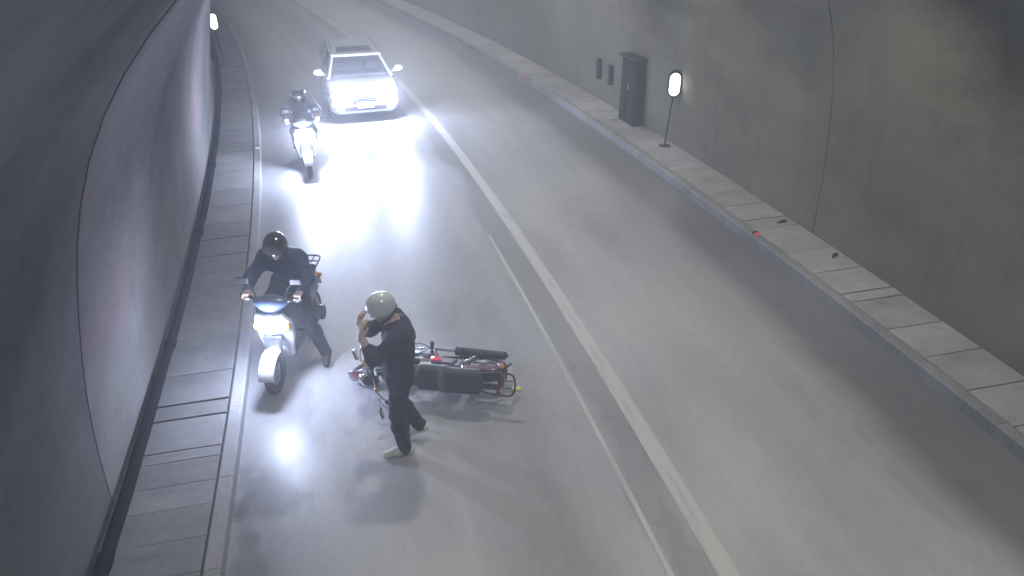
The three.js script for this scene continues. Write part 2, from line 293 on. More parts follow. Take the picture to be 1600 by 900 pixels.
const lj = jointList([4.01, 4.36, 4.72, 5.01, 5.32, 5.46, 5.94, 6.18, 6.7, 7.44, 8.0, 8.6, 9.1, 9.6, 10.2, 10.8, 11.47, 12.22, 12.8, 13.3, 13.79, 14.35, 14.9, 15.5, 16.05, 16.6]);
const rj = jointList([3.94, 4.5, 5.07, 5.64, 6.24, 6.44, 7.0, 7.6, 8.37, 8.69, 9.24, 9.8, 10.4, 11.0, 11.6, 12.2, 12.9, 13.5, 14.1, 14.76, 15.3, 15.71, 16.1]);
const wideAt = (l, ...s) => new Set(s.map((x) => l.findIndex((v) => Math.abs(v - x) < 0.01) - 0).filter((i) => i >= 0));
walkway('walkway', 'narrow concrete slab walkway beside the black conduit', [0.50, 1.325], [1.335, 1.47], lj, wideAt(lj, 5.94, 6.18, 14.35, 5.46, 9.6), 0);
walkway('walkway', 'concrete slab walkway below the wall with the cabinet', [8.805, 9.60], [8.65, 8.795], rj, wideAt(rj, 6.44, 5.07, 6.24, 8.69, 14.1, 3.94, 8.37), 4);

// black conduit lying against the foot of the left wall
{
  const g = thing('conduit', 'long black conduit lying along the foot of the wall', 'conduit');
  const pts = []; for (let s = -13; s <= 60; s += 0.5) pts.push(at(s, 0.61 + 0.006 * Math.sin(s * 1.7) + 0.008 * (rnd() - 0.5), 0.196 + 0.004 * (rnd() - 0.5)));
  part('pipe', new THREE.TubeGeometry(new THREE.CatmullRomCurve3(pts), 300, 0.052, 12), M.conduit, g);
  for (const s of [4.22, 7.3, 10.4, 13.5, 16.6, 19.7, 22.8]) { const c = part('coupling', new THREE.CylinderGeometry(0.062, 0.062, 0.12, 16).rotateX(Math.PI / 2), M.conduit, g); place(c, s, 0.61, 0.196); }
}

console.log('walkways');
// ceiling lamps, above the frame, whose scalloped light falls on both walls
for (const [o, h, cone, row] of [[7.6, 4.78, 1.02, 'cabinet wall'], [3.4, 5.02, 0.86, 'conduit wall']]) for (let s = -2; s < 46; s += 4.3) {
  const g = thing('ceiling_lamp', 'black tunnel lamp under the vault, in the row on the ' + row + ' side', 'lamp', 'ceiling lamps on the ' + row + ' side');
  place(g, s, o, h);
  part('housing', rbox(0.24, 0.1, 0.5, 0, 0.05, 0, 0.02), M.darkSteel, g);
  part('lens', rbox(0.18, 0.02, 0.42, 0, -0.012, 0, 0.008), M.tunnelLens, g);
  for (const z of [0.16, -0.16]) part('bracket', rbox(0.04, 0.16, 0.04, 0, 0.175, z), M.darkSteel, g);
  const l = new THREE.SpotLight(TUNNEL_LAMP, LAMP_POWER, 0, cone, 0.28); l.name = 'ceiling_lamp_light'; l.shadow.radius = 7; l.castShadow = true;
  l.position.set(0, -0.05, 0); l.target.position.set(0, -3, 0); g.add(l.target); g.add(l);
}

// ================================================================= ROADSIDE THINGS
function delineator(label, s, o, leanX, leanZ, hc) {
  const g = thing('marker_lamp', label, 'lamp', null); place(g, s, o, 0.138, o > 5 ? -0.4 : 0.1);
  const top = V(leanX, hc - 0.14 - 0.235, leanZ);
  part('base_plate', rbox(0.22, 0.02, 0.16, 0, 0.01, 0, 0.006), M.darkSteel, g);
  part('post', tube([V(0, 0.01, 0), V(leanX * 0.3, top.y * 0.4, leanZ * 0.3), V(leanX * 0.75, top.y * 0.8, leanZ * 0.75), top], 0.017, 20), M.darkSteel, g);
  const shape = (w, h, d, x) => { const r = w / 2, q = new THREE.Shape(); q.absarc(0, h / 2 - r, r, 0, Math.PI); q.absarc(0, -(h / 2 - r), r, Math.PI, 2 * Math.PI); q.closePath(); return new THREE.ExtrudeGeometry(q, { depth: d, bevelEnabled: true, bevelSize: 0.008, bevelThickness: 0.008, bevelSegments: 2, curveSegments: 16 }).translate(leanX, top.y + 0.235, leanZ + x); };
  part('lamp_rim', shape(0.25, 0.5, 0.06, 0), M.conduit, g);
  part('lamp_face', shape(0.19, 0.42, 0.012, 0.07), M.lens, g);
  const l = new THREE.PointLight(0xffffff, 0.25); l.name = 'marker_lamp_light'; l.position.set(leanX, top.y + 0.235, leanZ + 0.16); l.shadow.radius = 4; g.add(l);
}
delineator('glowing oblong marker lamp on a post beside the dark cabinet', 12.2, 9.35, 0.06, 0.0, 1.40);
delineator('glowing oblong marker lamp on a post beside the black conduit', 22.9, 0.80, -0.08, 0, 1.38);

{ // dark emergency cabinet and two small boxes on the right wall
  const g = thing('emergency_cabinet', 'tall dark cabinet standing against the tunnel wall', 'cabinet'); place(g, 13.85, 9.43, 0.14);
  part('cabinet_body', rbox(0.26, 1.4, 0.72, 0, 0.70, 0, 0.012), M.cabinet, g);
  part('door', rbox(0.02, 1.28, 0.31, -0.139, 0.69, 0.165, 0.006), M.cabinet, g); part('door', rbox(0.02, 1.28, 0.31, -0.139, 0.69, -0.165, 0.006), M.cabinet, g);
  part('handle', rbox(0.02, 0.14, 0.025, -0.158, 0.8, 0.045, 0.006), M.alloy, g);
  part('canopy', rbox(0.36, 0.05, 0.84, -0.03, 1.425, 0, 0.01), M.darkSteel, g);
  for (const [s, label] of [[15.1, 'small dark box on the wall, next to the tall cabinet'], [15.72, 'small dark box on the wall, one further from the tall cabinet']]) {
    const b = thing('wall_box', label, 'box', 'small boxes on the wall'); place(b, s, 9.515, 0.66);
    part('box_body', rbox(0.1, 0.46, 0.14, 0, 0.23, 0, 0.01), M.cabinet, b); part('cover', rbox(0.012, 0.4, 0.11, -0.056, 0.23, 0, 0.004), M.darkSteel, b);
  }
  const d = thing('wall_box', 'slim dark box on the wall near the far marker lamp', 'box'); place(d, 19.5, 0.62, 0.95);
  part('box_body', rbox(0.09, 0.34, 0.12, 0, 0.17, 0, 0.01), M.cabinet, d); part('cover', rbox(0.012, 0.28, 0.09, 0.051, 0.17, 0, 0.004), M.darkSteel, d);
}
for (const [s, o, mat, label, grp] of [[8.22, 8.73, M.redReflector, 'small red glowing marker on the kerb by the wall joint'], [18.6, 8.73, M.redReflector, 'small red marker on the kerb just beyond the tall cabinet'], [25.0, 8.73, M.redReflector, 'small red marker on the kerb far past the tall cabinet'], [14.4, 1.42, M.whiteReflector, 'small white marker on the walkway kerb']]) {
  const g = thing('kerb_marker', label, 'marker light'); place(g, s, o, 0.152);
  part('marker_body', rbox(0.1, 0.035, 0.07, 0, 0.0175, 0, 0.01), M.black, g); part('marker_lens', rbox(0.085, 0.03, 0.016, 0, 0.02, 0.038, 0.006), mat, g);  // lens glow comes from emission put into its reflector material
}
for (const [s, o, a, label] of [[7.35, 9.42, 0.6, 'small black scrap lying on the walkway by the wall joint'], [8.5, 9.38, 0.2, 'thin black scrap on the walkway before the wall joint']]) {
  const g = nets(blend([ellipsoid([0, 0.012, 0], [0.06, 0.014, 0.03]), ellipsoid([0.05, 0.016, 0.012], [0.035, 0.016, 0.02]), capsule([-0.04, 0.01, 0], [-0.12, 0.008, 0.015], 0.01, 0.006)], 0.02), [-0.16, -0.02, -0.06], [0.12, 0.05, 0.06], 0.008);
  const m = part(numbered('scrap'), g, M.black, scene); tag(m, label, 'litter'); place(m, s, o, 0.145, a);
}
for (const [s, o, n] of [[6.0, 5.02, 1], [5.1, 5.08, 2], [7.4, 5.18, 3]]) {
  const sh = new THREE.Shape(Array.from({ length: 14 }, (_, k) => { const a = k / 14 * 2 * Math.PI, r = 0.6 + 0.7 * hash(k, n, 5); return new THREE.Vector2(0.055 * r * Math.cos(a), 0.022 * r * Math.sin(a)); }));
  const m = part(numbered('paint_fleck'), new THREE.ShapeGeometry(sh).rotateX(-Math.PI / 2), M.kerb, scene);
  tag(m, 'small pale paint fleck between the centre lines', 'paint fleck', 'pale flecks between the centre lines'); place(m, s, o, 0.004, rnd());
}
console.log('roadside');

// ================================================================= SCOOTER (forward +z, up +y, its left +x)
const G = {};
function scooterGeometry() {
  G.tyre = new THREE.TorusGeometry(0.175, 0.05, 14, 36).rotateY(Math.PI / 2);
  G.rim = merged(new THREE.TorusGeometry(0.135, 0.014, 8, 28).rotateY(Math.PI / 2), new THREE.CylinderGeometry(0.035, 0.035, 0.1, 16).rotateZ(Math.PI / 2), ...[0, 1, 2, 3, 4].map((k) => bar(V(0, 0.02 * Math.cos(k * 1.2566), 0.02 * Math.sin(k * 1.2566)), V(0, 0.135 * Math.cos(k * 1.2566), 0.135 * Math.sin(k * 1.2566)), 0.016, 0.012, 6)));
  G.fork = merged(bar(V(0.075, 0.225, 0.65), V(0.075, 0.62, 0.52), 0.019), bar(V(-0.075, 0.225, 0.65), V(-0.075, 0.62, 0.52), 0.019), rbox(0.2, 0.05, 0.06, 0, 0.6, 0.525), bar(V(-0.1, 0.225, 0.65), V(0.1, 0.225, 0.65), 0.014));
  const fr = 0.25, fend = []; for (let k = 0; k <= 10; k++) { const a = lerp(0.35, 2.75, k / 10); fend.push([fr * Math.cos(a) + 0.65, fr * Math.sin(a) + 0.225]); }
  const fc = fend.map(([z, y]) => V(0, y, z));
  G.fender = nets((x, y, z) => { const dy = y - 0.225, dz = z - 0.65, r = Math.hypot(dy, dz), a = Math.atan2(dy, dz), bulge = 0.245 + 0.02 * (1 - (x / 0.09) ** 2); return Math.max(Math.abs(r - bulge) - 0.012, Math.abs(x) - 0.085, a < 0.25 || a > 2.8 ? 0.1 : -0.1); }, [-0.11, 0.2, 0.36], [0.11, 0.52, 0.94], 0.01, true);
  G.apron = nets((x, y, z) => { const t = (y - 0.3) / 0.58, hw = lerp(0.15, 0.2, smoothstep(t, 0, 0.6)) - 0.06 * smoothstep(t, 0.75, 1.05), zc = lerp(0.36, 0.47, t * t * 0.4 + t * 0.5) + 0.10 * (1 - (x / 0.22) ** 2) * lerp(0.5, 1, clamp(t, 0, 1)); return Math.max(Math.abs(z - zc) - 0.028, Math.abs(x) - hw, Math.abs(y - 0.59) - 0.3 + 0.3 * (x * x)) * 0.8; }, [-0.24, 0.26, 0.26], [0.24, 0.94, 0.66], 0.011, true);
  G.inner = rbox(0.28, 0.5, 0.05, 0, 0.6, 0.33, 0.02);
  G.floor = nets(blend([sbox([0, 0.3, 0.16], [0.16, 0.03, 0.24], 0.025), sbox([0, 0.26, -0.02], [0.13, 0.05, 0.22], 0.04)], 0.04), [-0.2, 0.18, -0.28], [0.2, 0.36, 0.44], 0.011);
  G.rear = nets(blend([sbox([0, 0.56, -0.38], [0.135, 0.12, 0.36], 0.09, 0.08), sbox([0, 0.5, -0.08], [0.12, 0.17, 0.08], 0.06), sbox([0, 0.64, -0.72], [0.08, 0.06, 0.1], 0.05, 0.15)], 0.08), [-0.18, 0.28, -0.88], [0.18, 0.76, 0.06], 0.012);
  G.seat = nets(blend([sbox([0, 0.74, -0.2], [0.125, 0.055, 0.2], 0.05), sbox([0, 0.775, -0.56], [0.12, 0.055, 0.2], 0.05), ellipsoid([0, 0.73, 0.0], [0.09, 0.05, 0.08])], 0.06), [-0.16, 0.66, -0.8], [0.16, 0.86, 0.12], 0.011);
  G.engine = merged(rbox(0.16, 0.16, 0.34, 0.09, 0.27, -0.44, 0.05), new THREE.CylinderGeometry(0.09, 0.09, 0.07, 18).rotateZ(Math.PI / 2).translate(0.15, 0.24, -0.58), rbox(0.14, 0.14, 0.2, 0, 0.3, -0.22, 0.03));
  G.muffler = merged(bar(V(-0.17, 0.27, -0.42), V(-0.18, 0.33, -0.86), 0.058, 0.052, 18), bar(V(-0.18, 0.33, -0.86), V(-0.181, 0.335, -0.9), 0.03, 0.022, 12), tube([V(-0.05, 0.24, -0.16), V(-0.13, 0.17, -0.24), V(-0.165, 0.23, -0.36), V(-0.17, 0.27, -0.43)], 0.018, 16));
  G.shield = rbox(0.012, 0.06, 0.24, -0.232, 0.31, -0.62, 0.005);
  G.shock = merged(bar(V(0.1, 0.26, -0.62), V(0.1, 0.56, -0.55), 0.012), ...[0, 1, 2, 3, 4, 5, 6].map((k) => new THREE.TorusGeometry(0.03, 0.007, 6, 14).rotateX(Math.PI / 2).translate(0.1, 0.31 + 0.032 * k, -0.61 + 0.0075 * k)));
  G.bars = merged(tube([V(-0.32, 1.0, 0.33), V(-0.2, 1.0, 0.39), V(0, 0.93, 0.42), V(0.2, 1.0, 0.39), V(0.32, 1.0, 0.33)], 0.014, 30), bar(V(0, 0.6, 0.53), V(0, 0.95, 0.42), 0.022));
  G.cowl = nets(blend([ellipsoid([0, 0.97, 0.42], [0.19, 0.075, 0.085]), ellipsoid([0, 0.95, 0.46], [0.1, 0.08, 0.07])], 0.06), [-0.24, 0.84, 0.28], [0.24, 1.08, 0.56], 0.011);
  G.grip = bar(V(0.215, 1.0, 0.385), V(0.335, 1.0, 0.325), 0.02, 0.02, 12);
  G.lever = tube([V(0.17, 0.985, 0.43), V(0.25, 0.985, 0.425), V(0.32, 0.98, 0.39)], 0.007, 12, 6);
  G.mirrorStem = tube([V(0.16, 1.0, 0.39), V(0.18, 1.1, 0.38), V(0.25, 1.17, 0.37)], 0.007, 12, 6);
  G.mirrorHead = rbox(0.13, 0.075, 0.03, 0.28, 1.19, 0.37, 0.025, 3); G.mirrorGlass = rbox(0.112, 0.06, 0.004, 0.28, 1.19, 0.353, 0.002);
  G.head = nets(ellipsoid([0, 0.77, 0.56], [0.125, 0.105, 0.055]), [-0.15, 0.64, 0.48], [0.15, 0.9, 0.64], 0.009);
  G.signal = nets(ellipsoid([0.165, 0.72, 0.505], [0.035, 0.045, 0.03]), [0.1, 0.66, 0.45], [0.22, 0.78, 0.56], 0.008);
  G.tail = nets(ellipsoid([0, 0.66, -0.82], [0.085, 0.035, 0.03]), [-0.11, 0.6, -0.87], [0.11, 0.72, -0.77], 0.008);
  G.rearSignal = nets(ellipsoid([0.12, 0.65, -0.78], [0.035, 0.03, 0.04]), [0.07, 0.6, -0.84], [0.17, 0.7, -0.72], 0.008);
  G.rack = merged(tube([V(0.11, 0.78, -0.66), V(0.12, 0.8, -0.82), V(0.1, 0.81, -0.95), V(-0.1, 0.81, -0.95), V(-0.12, 0.8, -0.82), V(-0.11, 0.78, -0.66)], 0.011, 40), tube([V(0.11, 0.8, -0.84), V(0, 0.805, -0.84), V(-0.11, 0.8, -0.84)], 0.008, 12), tube([V(0.04, 0.8, -0.7), V(0.04, 0.81, -0.95)], 0.007, 8), tube([V(-0.04, 0.8, -0.7), V(-0.04, 0.81, -0.95)], 0.007, 8));
  G.rearFender = nets((x, y, z) => { const dy = y - 0.225, dz = z + 0.6, r = Math.hypot(dy, dz), a = Math.atan2(dy, -dz); return Math.max(Math.abs(r - 0.255) - 0.011, Math.abs(x) - 0.07, a < -0.15 || a > 1.5 ? 0.1 : -0.1); }, [-0.1, 0.12, -0.9], [0.1, 0.52, -0.56], 0.01, true);
  G.plate = rbox(0.2, 0.12, 0.006, 0, 0, 0, 0.003).rotateX(0.35).translate(0, 0.52, -0.885);
  G.stand = merged(bar(V(0.08, 0.2, -0.2), V(0.12, 0.1, -0.44), 0.011), bar(V(-0.08, 0.2, -0.2), V(-0.12, 0.1, -0.44), 0.011), bar(V(0.12, 0.1, -0.44), V(-0.12, 0.1, -0.44), 0.011));
}
scooterGeometry();
const mirrorX = (g) => { const c = g.clone().scale(-1, 1, 1); if (c.index) { const a = c.index.array; for (let i = 0; i < a.length; i += 3) { const t = a[i + 1]; a[i + 1] = a[i + 2]; a[i + 2] = t; } } else { for (const k of Object.keys(c.attributes)) { const q = c.attributes[k], z = q.itemSize; for (let i = 0; i < q.count; i += 3) for (let e = 0; e < z; e++) { const t = q.array[(i + 1) * z + e]; q.array[(i + 1) * z + e] = q.array[(i + 2) * z + e]; q.array[(i + 2) * z + e] = t; } } } return c; };
for (const k of ['grip', 'lever', 'mirrorStem', 'mirrorHead', 'mirrorGlass', 'signal', 'rearSignal']) G[k + 'R'] = mirrorX(G[k]);
function wheel(parent, y, z, turn = 0) {
  const w = new THREE.Group(); w.name = 'wheel'; w.position.set(0, y, z); w.rotation.y = turn; parent.add(w);
  part('tyre', G.tyre, M.tyre, w); part('rim', G.rim, M.alloy, w); return w;
}
function scooter(label, paint, panel, lit, group, rise = 0.3, aside = 0, flare = 12) {
  const g = thing('scooter', label, 'scooter', group);
  wheel(g, 0.225, 0.65, 0); wheel(g, 0.225, -0.6);
  part('fork', G.fork, M.darkSteel, g); part('front_fender', G.fender, paint, g); part('apron', G.apron, paint, g); part('leg_shield', G.inner, M.black, g);
  part('floorboard', G.floor, M.black, g); part('rear_body', G.rear, panel, g); part('seat', G.seat, M.black, g); part('engine', G.engine, M.darkSteel, g);
  const mf = part('muffler', G.muffler, M.black, g); part('heat_shield', G.shield, M.chrome, mf);
  part('shock_absorber', G.shock, M.chrome, g); part('rear_fender', G.rearFender, M.black, g); part('stand', G.stand, M.darkSteel, g);
  const hb = part('handlebar', G.bars, M.darkSteel, g);
  for (const e of ['', 'R']) { part('grip', G['grip' + e], M.black, hb); part('brake_lever', G['lever' + e], M.chrome, hb); const mr = part('mirror', merged(G['mirrorStem' + e], G['mirrorHead' + e]), M.black, g); part('mirror_glass', G['mirrorGlass' + e], M.mirror, mr); part('turn_signal', G['signal' + e], M.amber, g); part('turn_signal', G['rearSignal' + e], M.amber, g); }
  part('handlebar_cowl', G.cowl, panel, g);
  part('headlight', G.head, M.headLens, g); part('tail_light', G.tail, M.redLens, g); part('luggage_rack', G.rack, M.black, g); part('number_plate', G.plate, M.plate, g);
  if (lit) {
    for (const [angle, power, edge, ty] of [[0, flare], [1.0, lit * 0.014, 1, 0.2], [0.34, lit, 0.8, 0.76 + 3.9 * Math.tan(rise)]]) {  // bare point light and raised cone added for glare around the lens
      const l = angle ? new THREE.SpotLight(HEADLIGHT, power, 0, angle, edge) : new THREE.PointLight(HEADLIGHT, power); l.name = 'headlight_beam_and_glare'; l.position.set(0, angle ? 0.78 : 0.83, angle ? 0.64 : 0.69); l.shadow.radius = 3; l.castShadow = true;
      if (!angle) { g.add(l); continue; }
      l.target.position.set(angle > 0.9 ? 0 : 3.9 * Math.tan(aside), ty, 4.5); g.add(l, l.target);
    }
  }
  return g;
}
const sc1 = scooter('white scooter with blazing headlight standing beside the walkway kerb', M.whitePanel, M.bluePanel, SCOOTER_BEAM, 'scooters in the lane', 0.5, 0.5);
place(sc1, 6.98, 1.98, 0.003, -0.3);
const sc2 = scooter('pale scooter with lit headlight riding ahead of the car', M.whitePanel, M.greyPanel, SCOOTER_BEAM * 1.2, 'scooters in the lane', 0.28, 0.06, 32);
place(sc2, 13.5, 2.34, 0.003, 0);
function motorcycle(label) {
  const g = thing('motorcycle', label, 'motorcycle'), bothSides = (name, geo, mat, parent) => { part(name, geo, mat, parent); part(name, mirrorX(geo), mat, parent); };
  const tyre = new THREE.TorusGeometry(0.225, 0.042, 14, 40).rotateY(Math.PI / 2), rim = merged(new THREE.TorusGeometry(0.188, 0.012, 8, 36).rotateY(Math.PI / 2), new THREE.CylinderGeometry(0.045, 0.045, 0.1, 18).rotateZ(Math.PI / 2), ...Array.from({ length: 18 }, (_, k) => { const a = k / 18 * 2 * Math.PI, x = k % 2 ? 0.035 : -0.035; return bar(V(x, 0.04 * Math.cos(a), 0.04 * Math.sin(a)), V(0, 0.185 * Math.cos(a + 0.3), 0.185 * Math.sin(a + 0.3)), 0.003, 0.003, 5); }));
  const steer = new THREE.Group(); steer.name = 'steering_assembly'; steer.position.set(0, 0, 0.46); steer.rotation.y = 0.42; g.add(steer);
  const fw = new THREE.Group(); fw.name = 'wheel'; fw.position.set(0.082, 0.268, 0.643); fw.rotation.y = 0.42; g.add(fw); part('tyre', tyre, M.tyre, fw); part('rim', rim, M.alloy, fw);
  const rw = new THREE.Group(); rw.name = 'wheel'; rw.position.set(0, 0.268, -0.6); g.add(rw); part('tyre', tyre, M.tyre, rw); part('rim', rim, M.alloy, rw);
  bothSides('fork_leg', merged(bar(V(0.08, 0.27, 0.2), V(0.08, 0.5, 0.13), 0.024), bar(V(0.08, 0.49, 0.135), V(0.08, 0.92, 0), 0.017)), M.chrome, steer);
  part('fork_clamp', merged(rbox(0.22, 0.035, 0.07, 0, 0.9, 0.01, 0.012), rbox(0.22, 0.035, 0.07, 0, 0.72, 0.065, 0.012)), M.darkSteel, steer);
  part('front_fender', nets((x, y, z) => { const dy = y - 0.27, dz = z - 0.2, r = Math.hypot(dy, dz), a = Math.atan2(dy, dz); return Math.max(Math.abs(r - 0.29 - 0.01 * (1 - (x / 0.06) ** 2)) - 0.01, Math.abs(x) - 0.06, a < 0.5 || a > 2.7 ? 0.1 : -0.1); }, [-0.09, 0.3, -0.14], [0.09, 0.62, 0.5], 0.01, true), M.maroon, steer);
  const hb = part('handlebar', tube([V(-0.37, 0.99, -0.12), V(-0.24, 1.02, -0.06), V(-0.12, 0.99, 0), V(-0.05, 0.94, 0.0), V(0.05, 0.94, 0.0), V(0.12, 0.99, 0), V(0.24, 1.02, -0.06), V(0.37, 0.99, -0.12)], 0.012, 40), M.chrome, steer);
  for (const s of [1, -1]) {
    part('grip', bar(V(s * 0.26, 1.015, -0.07), V(s * 0.375, 0.99, -0.122), 0.019, 0.018, 12), M.black, steer);
    part('brake_lever', tube([V(s * 0.22, 1.01, 0.0), V(s * 0.3, 1.0, -0.02), V(s * 0.37, 0.98, -0.06)], 0.007, 12, 6), M.chrome, steer);
    part('mirror', merged(tube([V(s * 0.2, 1.03, -0.05), V(s * 0.24, 1.12, -0.04), V(s * 0.3, 1.17, -0.05)], 0.006, 12, 6), rbox(0.11, 0.075, 0.03, s * 0.33, 1.19, -0.05, 0.026, 3)), M.chrome, steer);
    part('turn_signal', merged(bar(V(s * 0.08, 0.8, 0.06), V(s * 0.15, 0.8, 0.06), 0.008), new THREE.SphereGeometry(0.03, 14, 10).scale(0.9, 1, 1.1).translate(s * 0.17, 0.8, 0.065)), M.amber, steer);
    part('turn_signal', merged(bar(V(s * 0.05, 0.66, -0.84), V(s * 0.12, 0.66, -0.85), 0.008), new THREE.SphereGeometry(0.03, 14, 10).translate(s * 0.14, 0.66, -0.855)), M.amber, g);
    part('seat_rail', tube([V(s * 0.07, 0.68, 0.08), V(s * 0.1, 0.66, -0.3), V(s * 0.09, 0.72, -0.85)], 0.014, 24), M.darkSteel, g);
    part('swing_arm', tube([V(s * 0.08, 0.33, -0.15), V(s * 0.09, 0.3, -0.4), V(s * 0.085, 0.268, -0.62)], 0.018, 16), M.darkSteel, g);
    part('shock_absorber', merged(bar(V(s * 0.12, 0.3, -0.56), V(s * 0.12, 0.62, -0.44), 0.011), ...Array.from({ length: 9 }, (_, k) => new THREE.TorusGeometry(0.026, 0.006, 6, 14).rotateX(Math.PI / 2).translate(s * 0.12, 0.36 + 0.026 * k, -0.5375 + 0.00975 * k))), M.chrome, g);
    part('foot_peg', merged(bar(V(s * 0.08, 0.28, -0.02), V(s * 0.24, 0.28, -0.02), 0.014), rbox(0.09, 0.024, 0.045, s * 0.2, 0.28, -0.02, 0.01)), M.black, g);
    part('foot_peg', merged(bar(V(s * 0.08, 0.34, -0.36), V(s * 0.22, 0.35, -0.38), 0.012)), M.black, g);
    part('side_panel', nets(blend([sbox([s * 0.115, 0.56, -0.22], [0.02, 0.085, 0.13], 0.02, 0.15), sbox([s * 0.1, 0.66, -0.62], [0.02, 0.05, 0.2], 0.02, -0.12)], 0.05), [Math.min(s * 0.05, s * 0.17), 0.44, -0.86], [Math.max(s * 0.05, s * 0.17), 0.76, -0.04], 0.009), M.maroon, g);
  }
  part('headlight', nets(blend([ellipsoid([0, 0.83, 0.12], [0.085, 0.085, 0.06])], 0.01), [-0.11, 0.72, 0.03], [0.11, 0.94, 0.2], 0.009), M.mirror, steer);
  part('gauge', merged(new THREE.CylinderGeometry(0.05, 0.05, 0.05, 18).rotateX(-0.5).translate(0.0, 0.98, 0.04)), M.black, steer);
  part('frame', merged(tube([V(0, 0.92, 0.42), V(0, 0.72, 0.5), V(0, 0.62, 0.48)], 0.026, 10), tube([V(0, 0.8, 0.46), V(0, 0.7, 0.2), V(0, 0.64, -0.05), V(0, 0.5, -0.16), V(0, 0.3, -0.16)], 0.022, 24), tube([V(0, 0.7, 0.48), V(0, 0.4, 0.34), V(0, 0.2, 0.22), V(0, 0.19, -0.05), V(0, 0.3, -0.17)], 0.018, 24)), M.darkSteel, g);
  const en = part('engine', merged(rbox(0.2, 0.2, 0.34, 0, 0.32, 0.06, 0.05, 3), rbox(0.14, 0.12, 0.16, 0, 0.45, 0.0, 0.03)), M.alloy, g);
  part('cylinder', merged(new THREE.CylinderGeometry(0.05, 0.05, 0.24, 18).rotateX(0.45).translate(0, 0.5, 0.19), ...Array.from({ length: 8 }, (_, k) => rbox(0.17, 0.008, 0.14, 0, 0, 0, 0.003).rotateX(0.45).translate(0, 0.42 + 0.0243 * k, 0.145 + 0.0117 * k))), M.darkSteel, en);
  part('engine_cover', merged(new THREE.CylinderGeometry(0.095, 0.1, 0.05, 24).rotateZ(Math.PI / 2).translate(-0.12, 0.32, 0.0), new THREE.CylinderGeometry(0.06, 0.065, 0.04, 20).rotateZ(Math.PI / 2).translate(-0.115, 0.34, 0.15)), M.chrome, en);
  part('kick_lever', tube([V(-0.14, 0.33, -0.1), V(-0.17, 0.43, -0.14), V(-0.18, 0.55, -0.13), V(-0.24, 0.56, -0.13)], 0.009, 16), M.chrome, en);
  part('brake_pedal', tube([V(-0.12, 0.24, -0.04), V(-0.18, 0.22, 0.08), V(-0.2, 0.26, 0.18), V(-0.15, 0.27, 0.2)], 0.008, 16), M.chrome, g);
  part('header_pipe', tube([V(0, 0.56, 0.28), V(-0.05, 0.48, 0.4), V(-0.09, 0.28, 0.36), V(-0.12, 0.2, 0.16), V(-0.14, 0.22, -0.12), V(-0.155, 0.29, -0.32)], 0.018, 40), M.chrome, g);
  const mf = part('muffler', merged(bar(V(-0.155, 0.28, -0.3), V(-0.175, 0.4, -0.86), 0.05, 0.045, 20), bar(V(-0.175, 0.4, -0.86), V(-0.176, 0.405, -0.89), 0.024, 0.018, 12)), M.black, g);
  part('heat_shield', new THREE.CylinderGeometry(0.056, 0.058, 0.24, 18, 1, true, 0.4, 2.4).rotateX(-1.36).translate(-0.16, 0.32, -0.46), M.chrome, mf);
  part('chain_guard', rbox(0.03, 0.07, 0.46, 0.11, 0.36, -0.4, 0.012), M.black, g);
  part('fuel_tank', nets(blend([ellipsoid([0, 0.76, 0.22], [0.135, 0.1, 0.2]), ellipsoid([0, 0.74, 0.06], [0.1, 0.085, 0.14])], 0.07), [-0.17, 0.62, -0.12], [0.17, 0.9, 0.46], 0.011), M.greyPanel, g);
  part('fuel_cap', new THREE.CylinderGeometry(0.032, 0.035, 0.02, 18).translate(0, 0.862, 0.22), M.chrome, g);
  part('seat', nets(blend([sbox([0, 0.77, -0.14], [0.14, 0.07, 0.17], 0.06), sbox([0, 0.81, -0.46], [0.135, 0.075, 0.22], 0.065)], 0.06), [-0.16, 0.68, -0.78], [0.16, 0.9, 0.06], 0.011), M.seat, g);
  part('rear_fender', nets((x, y, z) => { const dy = y - 0.268, dz = z + 0.6, r = Math.hypot(dy, dz), a = Math.atan2(dy, -dz); return Math.max(Math.abs(r - 0.32) - 0.011, Math.abs(x) - 0.075, a < 0.1 || a > 2.0 ? 0.1 : -0.1); }, [-0.1, 0.26, -0.96], [0.1, 0.62, -0.4], 0.01, true), M.black, g);
  part('tail_light', nets(sbox([0, 0.7, -0.86], [0.07, 0.035, 0.035], 0.02), [-0.09, 0.65, -0.91], [0.09, 0.75, -0.81], 0.008), M.maroon, g);
  part('number_plate', rbox(0.2, 0.13, 0.005, 0, 0, 0, 0.002).rotateX(0.3).translate(0, 0.52, -0.93), M.plate, g);
  part('luggage_rack', merged(tube([V(0.1, 0.82, -0.68), V(0.12, 0.83, -0.84), V(0.1, 0.84, -1.0), V(-0.1, 0.84, -1.0), V(-0.12, 0.83, -0.84), V(-0.1, 0.82, -0.68)], 0.011, 40), tube([V(0.118, 0.83, -0.85), V(-0.118, 0.83, -0.85)], 0.008, 6), tube([V(0.04, 0.84, -1.0), V(0.04, 0.8, -0.7)], 0.007, 6), tube([V(-0.04, 0.84, -1.0), V(-0.04, 0.8, -0.7)], 0.007, 6), tube([V(0.1, 0.83, -0.84), V(0.085, 0.71, -0.82)], 0.008, 6), tube([V(-0.1, 0.83, -0.84), V(-0.085, 0.71, -0.82)], 0.008, 6)), M.black, g);
  const wl = part('warning_light', nets(ellipsoid([-0.145, 0.585, -0.13], [0.02, 0.03, 0.06]), [-0.18, 0.54, -0.21], [-0.11, 0.63, -0.05], 0.007), M.redLit, g); part('lamp_core', nets(ellipsoid([-0.158, 0.585, -0.1], [0.012, 0.024, 0.02]), [-0.18, 0.55, -0.13], [-0.14, 0.62, -0.07], 0.005), M.lens, wl);
  return g;
}
const sc3 = motorcycle('dark motorcycle lying on its side behind the standing person');
